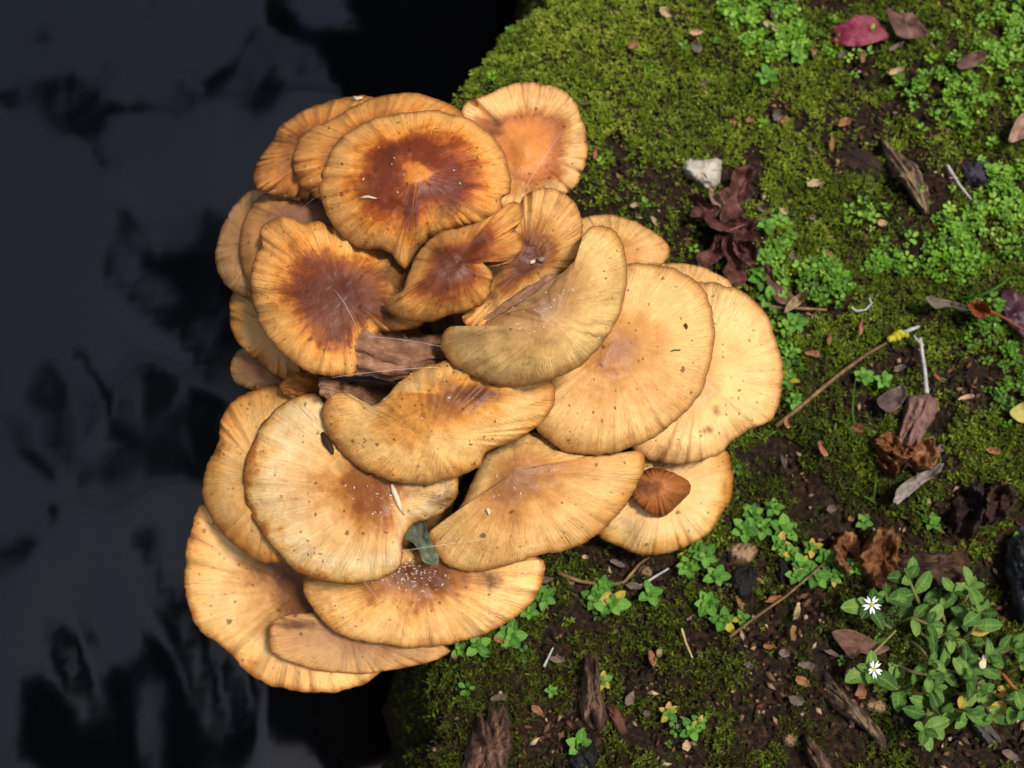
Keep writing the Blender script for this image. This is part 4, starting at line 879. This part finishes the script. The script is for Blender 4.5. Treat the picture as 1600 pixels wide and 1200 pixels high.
for pts in [[(1400, 975), (1425, 965), (1450, 975)], [(1430, 985), (1455, 1000), (1480, 990)], [(1420, 1000), (1440, 1015), (1455, 1035)], [(1470, 1010), (1480, 985), (1470, 950)], [(1480, 1000), (1500, 1020), (1510, 1035)], [(1400, 1040), (1425, 1050), (1450, 1055)],
            [(1450, 1060), (1470, 1045), (1495, 1050)], [(1480, 1070), (1500, 1085), (1530, 1080)], [(1500, 1050), (1525, 1040), (1545, 1025)], [(1420, 1080), (1440, 1085), (1460, 1075)], [(1520, 1090), (1540, 1105), (1550, 1120)], [(1470, 1090), (1490, 1110), (1510, 1115)],
            [(1430, 1110), (1450, 1120), (1470, 1115)], [(1540, 1010), (1560, 1020), (1585, 1015)], [(1490, 950), (1510, 935), (1515, 915)], [(1460, 930), (1475, 915), (1490, 925)], [(1410, 940), (1395, 925), (1385, 930)], [(1560, 1040), (1575, 1050), (1595, 1040)], [(1540, 1060), (1525, 1070), (1515, 1060)]]:
    chickweed(pts, S_ + (' near the charred wood' if pts[1][0] > 1500 else ' near the white flowers' if pts[1][0] < 1445 else ''), rp.choice((2, 3, 3)), rp.choice((20, 25, 29)), h1=rp.uniform(.009, .018))
# ------------------------------------------------------------------ stones, wood, dead leaves and dead mushrooms on the bank
stone_m = simple_mat('white_stone', ['9c9080', 'bcb2a2', 'cec8bc'], 140, .85, .6, .0008)
blob('white_stone', [(1062, 254), (1078, 247), (1102, 249), (1124, 248), (1127, 262), (1126, 280), (1118, 291), (1102, 295), (1086, 284), (1070, 276)], .009, stone_m, 'small angular white stone lying on the moss', 'stone', power=4, rough=.30, seed=3)
tan_m = simple_mat('tan_stone', ['5a4430', '94765a', 'b89c80'], 160, .9, .8)
blob('tan_stone', [(1132, 860), (1142, 849), (1165, 846), (1182, 852), (1180, 870), (1168, 880), (1145, 878)], .007, tan_m, 'tan earthy stone among the rosettes', 'stone', seed=5)
blob('pebble', [(1350, 1098), (1362, 1090), (1380, 1094), (1386, 1106), (1375, 1115), (1356, 1110)], .005, tan_m, 'rounded tan pebble beside the chickweed shoots', 'pebble', seed=6)
blob('pebble', [(1220, 1150), (1232, 1142), (1246, 1152), (1240, 1166), (1224, 1164)], .005, tan_m, 'tan pebble in the dark soil away from the chickweed', 'pebble', seed=7)
blob('pebble', [(996, 890), (1006, 883), (1018, 890), (1016, 901), (1002, 901)], .004, tan_m, 'pale pebble under the pointed tan mushroom', 'pebble', seed=8)
blob('pebble', [(884, 908), (892, 903), (898, 910), (892, 917), (885, 915)], .003, tan_m, 'tiny pale pebble by the twigs under the mushrooms', 'pebble', seed=9)
dark_m = simple_mat('charred', ['0c0b0b', '1c1a1a', '37343a'], 120, .7, .9, .002)
blob('dark_clod', [(1140, 895), (1156, 885), (1178, 890), (1182, 912), (1170, 934), (1150, 936), (1142, 920)], .006, dark_m, 'black clod of charred wood below the tan stone', 'clod', seed=10)
blob('dark_clod', [(1212, 880), (1222, 865), (1232, 880), (1230, 905), (1218, 915)], .005, dark_m, 'narrow black clod between the rosettes', 'clod', seed=11)
blob('dark_clod', [(1500, 258), (1525, 248), (1548, 255), (1550, 275), (1530, 292), (1508, 285)], .006, simple_mat('dark_leaf', ['1c1820', '38323c', '524a50'], 140, .7, .6), 'dark purplish clod beside the driftwood', 'clod', seed=12)
blob('dark_clod', [(1385, 1110), (1400, 1095), (1420, 1098), (1428, 1125), (1412, 1145), (1392, 1135)], .006, dark_m, 'black clod between pebble and chickweed', 'clod', seed=14)
wood_m = simple_mat('driftwood', ['1c1511', '4c3a2c', '8a7258', 'b49c7c'], 110, .85, .9, .0015, (2.2, .5, 1))
blob('driftwood', [(1374, 216), (1386, 220), (1410, 240), (1432, 258), (1446, 282), (1454, 310), (1452, 338), (1440, 335), (1424, 312), (1408, 285), (1392, 275), (1385, 248)], .012, wood_m, 'weathered driftwood lump with a dark cleft in the moss', 'wood', grain=.95, rough=.55, seed=15)
blob('bark_flake', [(1310, 240), (1340, 232), (1375, 245), (1388, 268), (1365, 280), (1330, 270)], .004, simple_mat('bark_dark', ['1a1210', '33241e', '4c382e'], 120, .9, .8), 'dark brown bark flake next to the driftwood', 'bark', grain=.4, seed=16)
bark_m = simple_mat('bark', ['1a120e', '4a342a', '83634e', 'ab8c78'], 80, .9, 1.0, .003, (2.4, .6, 1))
blob('bark_lump', [(752, 1098), (775, 1092), (798, 1108), (808, 1140), (800, 1175), (790, 1215), (770, 1240), (735, 1235), (722, 1200), (732, 1160), (742, 1125)], .016, bark_m, 'rough brown bark lump on the bank edge above the water', 'bark', grain=1.45, rough=.6, seed=17)
blob('bark_lump', [(918, 1022), (930, 1020), (938, 1050), (940, 1085), (952, 1120), (945, 1142), (925, 1140), (908, 1120), (902, 1085), (906, 1050)], .013, bark_m, 'long reddish-brown bark lump sunk in the moss', 'bark', grain=1.5, rough=.55, seed=18)
blob('bark_lump', [(945, 1105), (960, 1100), (975, 1125), (978, 1145), (962, 1142)], .008, simple_mat('bark_red', ['3a2016', '6a4430', '94684c'], 90, .85, .8), 'small red-brown bark sliver beside the long bark lump', 'bark', grain=.9, seed=19)
blob('wood_piece', [(1284, 1058), (1292, 1048), (1312, 1075), (1340, 1100), (1368, 1130), (1388, 1162), (1378, 1168), (1350, 1140), (1318, 1118), (1292, 1095)], .009, wood_m, 'weathered grey wood sliver with a pale face below the brown triangular leaf', 'wood', grain=.75, rough=.6, seed=20)
blob('wood_piece', [(1255, 1152), (1268, 1150), (1290, 1180), (1305, 1215), (1285, 1220), (1265, 1190)], .008, bark_m, 'reddish-brown wood sliver in the dark soil', 'wood', grain=1.0, rough=.6, seed=21)
blob('wood_piece', [(1514, 1115), (1528, 1108), (1545, 1130), (1564, 1158), (1545, 1165), (1525, 1145)], .007, simple_mat('wood_grey', ['2a2624', '5c5450', '8a8078'], 110, .85, .9), 'grey wood piece below the chickweed patch', 'wood', grain=.8, seed=22)
blob('charred_wood', [(1572, 870), (1576, 838), (1590, 822), (1640, 815), (1690, 860), (1690, 960), (1640, 985), (1596, 978), (1582, 945), (1572, 905)], .024, simple_mat('charred_grey', ['121212', '3a3a3c', '8c8c90'], 90, .75, 1.0, .003, (1.6, .6, 1)), 'charred grey and black block of wood next to the chickweed', 'wood', grain=1.3, rough=.4, seed=23, power=4)
blob('bark_lump', [(888, 1160), (910, 1152), (930, 1165), (935, 1195), (915, 1215), (890, 1200)], .008, dark_m, 'dark bark lump with a pale green rosette on it', 'bark', grain=1.0, seed=24)
blob('root', [(600, 1120), (618, 1110), (628, 1130), (612, 1175), (598, 1215), (585, 1200), (592, 1160)], .012, simple_mat('root_grey', ['1e1c1e', '3c3a3e', '6a6a70'], 80, .8, .8), 'faint grey root against the dark water', 'root', grain=1.8, seed=26, lift=0) if False else None
# dead leaves
mag = simple_mat('magenta_leaf', ['4a1426', '782038', '8c4450', '6a3a34'], 90, .6, .5, .0006, spec=.25)
leaf_sheet('fallen_leaf', [(1300, 44), (1318, 36), (1340, 24), (1364, 26), (1380, 40), (1394, 58), (1380, 62), (1360, 68), (1338, 72), (1316, 70), (1300, 64), (1306, 54)], mag, 'crimson fallen leaf on the moss beside a brown one', 'leaf', lift=.009, fold=-.004, axis=.1, curl=-.003, seed=2)
bl = simple_mat('brown_leaf', ['3a2420', '64443a', '8a6858'], 110, .6, .6, .0006)
leaf_sheet('fallen_leaf', [(1386, 12), (1402, 20), (1425, 20), (1438, 34), (1450, 56), (1430, 60), (1405, 57), (1394, 40)], bl, 'dull brown squarish leaf touching the crimson leaf', 'leaf', lift=.008, fold=.003, axis=.5, seed=3)
leaf_sheet('fallen_leaf', [(1496, 98), (1515, 85), (1538, 80), (1540, 92), (1520, 105), (1500, 107)], bl, 'small brown leaf in the bright green ground cover', 'leaf', lift=.006, seed=4)
mar = simple_mat('maroon_leaf', ['261412', '43261f', '623c34', '80584e'], 110, .5, .7, .0008)
mleaf = empty('maple_leaf', on_ground(np.array([[1130, 370.]]))[0], 'crumpled maroon maple leaf lying by the white stone', 'leaf')
for q, (ol, ax_l) in enumerate([([(1138, 352), (1124, 340), (1130, 318), (1122, 300), (1140, 290), (1146, 268), (1166, 257), (1180, 266), (1170, 285), (1178, 304), (1160, 318), (1162, 338)], -1.1),
        ([(1140, 362), (1112, 356), (1098, 340), (1078, 338), (1084, 318), (1074, 306), (1094, 302), (1106, 318), (1124, 322), (1132, 345)], .6),
        ([(1134, 348), (1158, 338), (1186, 346), (1176, 360), (1184, 374), (1160, 376), (1140, 372)], .1),
        ([(1136, 360), (1118, 368), (1108, 388), (1088, 398), (1096, 420), (1114, 412), (1132, 398), (1146, 378)], 2.1),
        ([(1134, 368), (1126, 392), (1136, 408), (1130, 428), (1152, 448), (1168, 436), (1160, 416), (1170, 398), (1152, 378)], 1.3),
        ([(1150, 358), (1168, 372), (1184, 392), (1178, 412), (1162, 410), (1146, 388)], .9)]):
    leaf_sheet('lobe', ol, mar, lift=.006 + .0012 * (q % 3), curl=.008, fold=.008, axis=ax_l, wrinkle=.0048, seed=30 + q, parent=mleaf, jag=.12)
twig('leaf_stalk', [(1130, 365), (1160, 352), (1195, 340)], simple_mat('stalk', ['5a3430', '8a5c50'], 200, .6, .2), None, None, r=.0007, lift=.012, parent=mleaf)
pkl = simple_mat('pinkish_leaf', ['6a5048', '94766a', 'b49a8c'], 120, .65, .5)
leaf_sheet('fallen_leaf', [(1108, 292), (1122, 305), (1132, 322), (1128, 330), (1112, 315)], pkl, 'small pinkish-grey leaf between the white stone and the maroon leaf', 'leaf', lift=.006, fold=.003, axis=.9, seed=5)
leaf_sheet('fallen_leaf', [(1194, 412), (1204, 415), (1212, 440), (1240, 462), (1238, 474), (1216, 472), (1200, 448)], bl, 'brown twisted leaf beyond the tip of the maroon leaf', 'leaf', lift=.006, fold=.005, axis=.9, seed=6)
leaf_sheet('fallen_leaf', [(1226, 488), (1232, 472), (1246, 460), (1262, 455), (1258, 468), (1244, 480)], simple_mat('tan_leaf', ['6a5a44', '9a8460', 'c08a44'], 120, .6, .4), 'little tan pointed leaf on a brown stalk', 'leaf', lift=.009, fold=.004, axis=-.7, seed=7)
leaf_sheet('fallen_leaf', [(1446, 464), (1470, 466), (1500, 474), (1516, 482), (1506, 486), (1480, 480), (1462, 482)], simple_mat('greybrown_leaf', ['4a4038', '6e6254', '8a7c6c'], 120, .7, .5), 'grey-brown narrow leaf pointing at the orange curl', 'leaf', lift=.008, fold=.004, axis=.2, seed=8)
leaf_sheet('leaf_curl', [(1514, 476), (1528, 470), (1545, 478), (1548, 490), (1535, 497), (1520, 490)], simple_mat('orange_leaf', ['5a2a14', '86441f', 'a8683a'], 120, .65, .7), 'rusty orange curled leaf beside the dark purple leaf', 'leaf', lift=.007, fold=.006, axis=.3, seed=9, jag=.5, wrinkle=.004)
leaf_sheet('fallen_leaf', [(1564, 460), (1574, 450), (1590, 456), (1615, 475), (1625, 510), (1605, 530), (1585, 515), (1570, 495)], simple_mat('purple_leaf', ['241018', '3c1c28', '5a3440'], 110, .45, .4), 'dark purple leaf crossed by a rusty stalk', 'leaf', lift=.009, curl=-.004, axis=.9, seed=10)
twig('leaf_stalk', [(1545, 485), (1575, 500), (1610, 522)], simple_mat('rust_stalk', ['6a2e16', '8e4a26'], 200, .6, .2), 'rusty leaf stalk lying across the dark purple leaf', 'stalk', r=.0008, lift=.013)
leaf_sheet('fallen_leaf', [(1577, 222), (1580, 205), (1592, 182), (1612, 172), (1620, 195), (1600, 215)], simple_mat('tanpink_leaf', ['6a5040', '9a7c66', 'bca08a'], 120, .7, .5), 'pale tan leaf at the rim of the green ground cover', 'leaf', lift=.009, fold=.006, axis=-.8, seed=11)
leaf_sheet('fallen_leaf', [(1300, 988), (1325, 983), (1345, 990), (1372, 1004), (1390, 1014), (1365, 1024), (1345, 1020), (1332, 1030), (1315, 1012)], simple_mat('brown_tri_leaf', ['4a3226', '6e5040', '8c6e5c'], 120, .7, .5), 'brown triangular leaf under the flowering chickweed', 'leaf', lift=.007, fold=.003, axis=.3, seed=12)
leaf_sheet('fallen_leaf', [(1370, 628), (1385, 612), (1412, 602), (1416, 618), (1405, 636), (1388, 644)], simple_mat('mauve_leaf', ['3c2e2c', '5e4a46', '7c6660'], 120, .6, .5), 'small mauve-brown leaf leaning on the trumpet-shaped dead stem', 'leaf', lift=.008, fold=.005, axis=-.4, seed=13)
leaf_sheet('fallen_leaf', [(1397, 782), (1402, 765), (1425, 745), (1452, 733), (1474, 722), (1470, 736), (1448, 752), (1428, 768), (1404, 786)], simple_mat('silver_leaf', ['5c524a', '887c72', 'aca298'], 140, .8, .7), 'silvery grey narrow leaf below the shrivelled dead mushroom', 'leaf', lift=.007, fold=.005, axis=-.65, seed=14, jag=.25, wrinkle=.003)
leaf_sheet('fallen_leaf', [(1578, 645), (1590, 632), (1612, 628), (1615, 655), (1595, 660)], simple_mat('yellow_leaf', ['8a8a3a', 'b4a85a', 'c8b878'], 120, .6, .4), 'yellowish green leaf fragment on dark soil away from the dead stem', 'leaf', lift=.007, seed=15)
leaf_sheet('petal', [(1530, 1036), (1536, 1024), (1541, 1026), (1540, 1042), (1533, 1044)], spl_m, 'pale cream petal lying on the chickweed', 'petal', lift=.018, seed=16)
# dead mushrooms on the bank
dm = simple_mat('dead_flesh', ['2e180e', '5e381f', '8c5c38', 'b48a5c'], 150, .55, .9, .0015)
dm2 = simple_mat('dead_flesh_dark', ['1c1210', '3a261c', '6a4830'], 120, .7, .9, .002)
def curl_cap(root, outline, m, seed, h=.008, deep=.012, centre=None):
    px, c, th, r = polar(outline, centre, 64, (.12, .25, .38, .5, .6, .7, .8, .88, .95, 1.0), .42, seed)
    cs_ = .45 * np.linalg.norm(px[-1] - c, axis=1).mean()
    g = on_ground(px); gz = np.median(g[..., 2])
    prof = np.interp(r, [0, .45, .75, .92, 1.0], [.35, .40, .9, .95, .55])
    z = gz + .003 + deep * prof * (.8 + .45 * np.sin(th + seed) + .3 * np.sin(3 * th + 2 * seed)) + 2.4 * h * (fbm(px[..., 0] / cs_ + seed, px[..., 1] / cs_, seed, 4) - .5)
    P = at_z(px, z); top = at_z(np.array(c)[None], np.array([z[0].mean()]))
    low = P[-1].copy(); low[:, 2] = gz - .003
    V = np.vstack([P.reshape(-1, 3), low, top]); n_ = 11
    F = grid_faces(n_, 64, flip=True) + [(n_ * 64, j, (j + 1) % 64) for j in range(64)]
    return link('cap', mesh_data('cap', local(V, root.location), F), m, root)
r1 = empty('dead_mushroom', on_ground(np.array([[1420., 690.]]))[0], 'dead mushroom with trumpet-shaped pinkish-brown stem and shrivelled cap', 'mushroom')
blob('stem', [(1398, 700), (1402, 675), (1410, 645), (1418, 618), (1440, 613), (1466, 622), (1464, 645), (1448, 672), (1432, 704), (1415, 708)], .012, simple_mat('dead_stem', ['5a3c34', '86625a', 'a88474'], 140, .7, .8, .001, (1.5, .5, 1)), None, None, grain=-1.2, rough=.35, seed=41, power=4, parent=r1)
for q, ol in enumerate([[(1368, 690), (1378, 676), (1396, 676), (1408, 688), (1400, 702), (1380, 706)], [(1392, 700), (1410, 692), (1430, 700), (1424, 715), (1404, 716)], [(1428, 695), (1445, 684), (1464, 694), (1468, 715), (1455, 732), (1432, 730), (1424, 712)], [(1368, 715), (1385, 712), (1402, 722), (1404, 738), (1388, 736)]]):
    curl_cap(r1, ol, dm, 40 + q, .005, .009)
r2 = empty('dead_mushroom', on_ground(np.array([[1400., 880.]]))[0], 'dead mushroom with rusty curled cap and flattened dark brown stem by the chickweed', 'mushroom')
blob('stem', [(1396, 868), (1420, 864), (1455, 858), (1490, 852), (1506, 848), (1512, 868), (1522, 886), (1516, 905), (1512, 921), (1470, 922), (1430, 908), (1400, 892)], .011, dm2, None, None, grain=-.08, rough=.5, seed=42, power=4, parent=r2)
curl_cap(r2, [(1345, 870), (1362, 845), (1372, 826), (1392, 822), (1408, 838), (1405, 865), (1410, 895), (1396, 918), (1384, 926), (1366, 912), (1352, 892)], dm, 51, .008, .014)
r3 = empty('dead_mushroom', on_ground(np.array([[1322., 865.]]))[0], 'small rusty ear-shaped piece of dead mushroom beside the flattened stem', 'mushroom')
curl_cap(r3, [(1303, 852), (1312, 838), (1326, 828), (1340, 840), (1344, 860), (1338, 880), (1326, 895), (1312, 885), (1304, 870)], dm, 53, .006, .011)
r4 = empty('dead_mushroom', on_ground(np.array([[1540., 800.]]))[0], 'rotten blackish mushroom with a brown hollow curl', 'mushroom')
curl_cap(r4, [(1492, 790), (1505, 765), (1528, 755), (1540, 770), (1538, 800), (1530, 825), (1508, 838), (1494, 818)], simple_mat('rotten', ['120c0c', '2a1e1c', '46342e'], 120, .6, .9), 55, .007, .010)
curl_cap(r4, [(1538, 790), (1545, 765), (1565, 752), (1586, 762), (1588, 785), (1575, 805), (1555, 816), (1542, 808)], dm2, 57, .006, .012)
blob('bud', [(1322, 668), (1332, 659), (1348, 662), (1352, 674), (1340, 682), (1326, 678)], .005, dm, 'small rusty bud scale near the trumpet-shaped dead stem', 'bud', seed=31)
# twigs
tw = simple_mat('twig_brown', ['4a3420', '7a5c3c', 'a88a60'], 200, .75, .4); twg = simple_mat('twig_grey', ['8a8684', 'b4b0ae', 'd0ccca'], 200, .8, .4)
twig('twig', [(1212, 666), (1245, 640), (1285, 606), (1320, 578), (1352, 555), (1385, 536)], tw, 'long straight brown twig running from the outermost cream mushroom', 'twig', r=.0011, lift=.006)
twig('twig', [(1448, 614), (1445, 580), (1440, 545), (1438, 528)], twg, 'pale grey forked twig above the trumpet-shaped dead stem', 'twig', r=.0011, lift=.009, seed=2)
twig('twig', [(1442, 540), (1432, 530), (1428, 525)], twg, 'short side prong of the pale grey forked twig', 'twig', r=.0007, lift=.009, seed=3)
twig('twig', [(1140, 995), (1180, 965), (1230, 930), (1265, 900), (1290, 878)], tw, 'thin curved dry stalk between the rosettes and the chickweed', 'twig', r=.0007, lift=.008, seed=4)
twig('twig', [(1180, 476), (1215, 480), (1255, 482), (1292, 484)], tw, 'dark thin twig under the little tan pointed leaf', 'twig', r=.0010, lift=.005, seed=5)
twig('twig', [(872, 895), (905, 908), (945, 914), (975, 910), (1000, 880), (1015, 870)], tw, 'crooked twig in the moss under the pointed tan mushroom', 'twig', r=.0009, lift=.005, seed=6)
twig('twig', [(1000, 916), (1025, 900), (1045, 888)], twg, 'straight grey twig near the pale pebble', 'twig', r=.0007, lift=.005, seed=7)
twig('twig', [(1065, 982), (1072, 1005), (1082, 1028)], simple_mat('straw', ['b09a6a', 'd0bc8c'], 200, .7, .2), 'short straw-coloured needle in the dark moss', 'needle', r=.0006, lift=.006, seed=8)
twig('twig', [(850, 1042), (858, 1025), (864, 1012)], twg, 'pale rootlet above the water-side bark lump', 'rootlet', r=.0006, lift=.006, seed=9)
twig('twig', [(1355, 1030), (1385, 1000), (1400, 985)], gst_m, 'brownish chickweed runner crossing the brown triangular leaf', 'stalk', r=.0007, lift=.011, seed=10)
twig('twig', [(1556, 1040), (1580, 1070), (1610, 1100)], simple_mat('orange_twig', ['7a4a20', 'b0703a'], 200, .7, .2), 'orange-brown twig beyond the chickweed patch', 'twig', r=.0009, lift=.006, seed=11)
twig('twig', [(1480, 258), (1500, 290), (1518, 312)], twg, 'grey twig beside the dark purplish clod', 'twig', r=.0008, lift=.006, seed=12)
twig('twig', [(1330, 480), (1338, 486), (1352, 484), (1362, 474), (1358, 466)], twg, 'tiny white curl of thread-like root in the moss', 'rootlet', r=.0006, lift=.006, seed=13)
lich = empty('lichen_twig', on_ground(np.array([[1410., 522.]]))[0], 'short twig crusted with bright yellow lichen', 'twig')
twig('stick', [(1388, 528), (1410, 520), (1436, 510)], twg, None, None, r=.0012, lift=.007, parent=lich)
lm = simple_mat('lichen', ['8a8420', 'b8ac28', 'd6cc54'], 300, .8, .8)
for q in range(9):
    px_ = np.array([1390 + 3.2 * q + rp.uniform(-2, 2), 529 - 1.2 * q + rp.uniform(-4, 4)]); g_ = on_ground(px_[None])[0]; c_ = at_z(px_, g_[2] + .008) - np.array(lich.location)
    V, F = tube([c_ + np.array([0, 0, -.0012]), c_, c_ + np.array([.0004, 0, .0012])], [.0008, .0019, .0006], 7, .4, 3, q)
    link('lichen_tuft', mesh_data('lichen_tuft', V, F), lm, lich)
# grass blades
gb = green_mat('grass_blade', [(0, '4a7a24'), (1, '6a9a3a')]); 
def blade(pts, label, w0=.0016, h=.012, group=None):
    p = np.array(pts, float); g = on_ground(p); n_ = len(p); hh = h * np.sin(np.linspace(.12, 2.6, n_)); P = at_z(p, g[:, 2] + np.maximum(hh, .001)); P[0, 2] -= .002
    t = np.linspace(0, n_ - 1, 12); P2 = np.stack([np.interp(t, np.arange(n_), P[:, k_]) for k_ in range(3)], -1)
    T = np.gradient(P2, axis=0); S = np.cross(T, [0, 0, 1]); S /= np.linalg.norm(S, axis=1)[:, None] + 1e-9; wd = w0 * np.interp(np.linspace(0, 1, 12), [0, .4, 1], [.8, 1, .05])
    V = np.concatenate([P2 - S * wd[:, None] * .5, P2 + np.array([0, 0, -.0003]), P2 + S * wd[:, None] * .5, P2 + np.array([0, 0, -.0006])]); F = []
    for i in range(11):
        for a_, b_ in ((0, 1), (1, 2), (2, 3), (3, 0)): F.append((a_ * 12 + i, a_ * 12 + i + 1, b_ * 12 + i + 1, b_ * 12 + i))
    org = P2[0]; o = link('grass_blade', mesh_data('grass_blade', local(V, org), F), gb); o.location = org; tag(o, label, 'grass', group)
blade([(1490, 464), (1530, 462), (1560, 448), (1580, 432), (1610, 434)], 'arching green grass blade above the rusty orange curl')
GL = ('short thin grass blade in the moss between twig and dead mushrooms', 'short grass blades')
for pts in ([(1365, 790), (1368, 760), (1370, 732)], [(1340, 770), (1352, 775), (1372, 790)], [(1470, 825), (1450, 812), (1432, 800)], [(1340, 690), (1332, 640), (1338, 580)], [(1540, 660), (1560, 640), (1570, 622)], [(1462, 740), (1470, 720), (1468, 700)]):
    blade(pts, GL[0], .0009, .008, GL[1])
# chips of bark and bud scales scattered over the moss, told apart by what lies next to them
chip_ms = [simple_mat('chip_tan', ['8e7454', 'bca07a', 'd8c4a0'], 200, .85, .6, rnd=.5), simple_mat('chip_orange', ['6e4630', '9c6c4a', 'b88a62'], 200, .8, .6, rnd=.5), simple_mat('chip_grey', ['4e4038', '76665a', '94867a'], 200, .85, .6, rnd=.5)]
CH = [(1040, 18, 22, 12, .6, 0), (1088, 50, 26, 8, -.1, 0), (1088, 72, 18, 16, .4, 2), (990, 70, 20, 8, -.3, 1), (1208, 20, 8, 20, 0, 2), (1205, 40, 24, 8, .5, 0), (1272, 78, 8, 20, 0, 1), (1348, 88, 8, 20, 0, 1), (1316, 85, 18, 8, -.7, 2), (1400, 72, 26, 8, -.5, 2), (1400, 110, 26, 9, -.3, 0), (1172, 185, 14, 8, -.6, 1), (1148, 188, 6, 16, .1, 1), (1215, 180, 14, 20, .4, 2), (1225, 188, 12, 8, -.4, 1),
      (1320, 190, 22, 12, -.4, 1), (1300, 225, 8, 24, .1, 1), (1275, 285, 26, 11, -.2, 0), (1268, 230, 12, 9, .2, 2), (1225, 330, 14, 9, .3, 0), (1190, 325, 14, 9, .7, 2), (1270, 340, 12, 10, .2, 2), (1378, 348, 14, 9, .1, 0), (992, 320, 16, 8, -.5, 0), (1022, 345, 18, 6, 1.1, 0), (1135, 345, 12, 8, -.5, 0), (930, 238, 7, 24, .1, 1), (912, 160, 12, 6, 0, 2), (1100, 130, 14, 6, -.4, 2),
      (1298, 398, 20, 7, .7, 1), (1240, 400, 14, 10, 0, 2), (1346, 512, 8, 26, .1, 1), (1296, 528, 8, 20, .1, 1), (1270, 552, 26, 10, .1, 1), (1405, 575, 20, 9, -.4, 2), (1466, 590, 16, 6, .8, 1), (1230, 662, 8, 18, -.4, 1), (1285, 702, 10, 30, -.5, 1), (1225, 720, 9, 20, -.3, 2), (1552, 704, 24, 9, .3, 1), (1510, 620, 28, 7, -.2, 0), (1245, 955, 10, 28, .3, 0), (1240, 990, 10, 26, 0, 1), (1155, 940, 8, 24, -.5, 1), (1210, 935, 26, 10, -.2, 1),
      (845, 905, 34, 12, 0, 2), (965, 880, 24, 10, .4, 2), (990, 915, 30, 12, .2, 2), (915, 870, 12, 6, 0, 0), (780, 1000, 20, 9, .6, 1), (870, 1030, 26, 10, .2, 2), (1020, 1030, 10, 26, -.3, 1), (1030, 1020, 10, 14, 0, 0), (1080, 965, 18, 6, -.5, 2), (840, 1110, 26, 12, .8, 1), (985, 1090, 14, 24, .6, 2), (1072, 1165, 14, 18, .1, 0), (1010, 1115, 12, 12, 0, 2), (780, 1090, 30, 10, -.2, 2), (1345, 1080, 16, 26, .1, 1), (1260, 1040, 28, 12, .2, 2), (1255, 1065, 26, 14, .5, 1), (1225, 1020, 20, 12, .2, 2), (1245, 1095, 30, 18, .2, 2), (1450, 970, 24, 6, 0, 1), (1300, 1020, 24, 8, .4, 2), (1170, 1040, 16, 10, .5, 2), (1330, 1055, 24, 10, -.4, 2), (1470, 700, 12, 10, 0, 2), (1330, 810, 12, 9, 0, 1), (1300, 795, 14, 12, .2, 2), (1200, 1010, 14, 8, .2, 1), (1580, 1180, 30, 14, .5, 2)]
for q, (cx, cy, wx_, hy_, ro, mi) in enumerate(CH):
    th_ = np.arange(7) / 7 * 6.283; rr_ = np.array([rp.uniform(.75, 1.15) for _ in range(7)])
    u_ = np.cos(th_) * rr_ * wx_ / 2; v_ = np.sin(th_) * rr_ * hy_ / 2
    ol = [(cx + a_ * math.cos(ro) - b_ * math.sin(ro), cy + a_ * math.sin(ro) + b_ * math.cos(ro)) for a_, b_ in zip(u_, v_)]
    lab = ('tan bark chip on the moss near ', 'rusty bud scale on the moss near ', 'grey-brown leaf scrap on the moss near ')[mi] + landmark(cx, cy)
    leaf_sheet(('bark_chip', 'bud_scale', 'leaf_scrap')[mi], ol, chip_ms[mi], lab, ('bark chip', 'bud scale', 'leaf scrap')[mi], ('tan bark chips', 'rusty bud scales', 'grey leaf scraps')[mi], lift=.0045, curl=.002, fold=.002, axis=ro, wrinkle=.0008, seed=60 + q, nt_=26, thick=.0008, jag=.55)
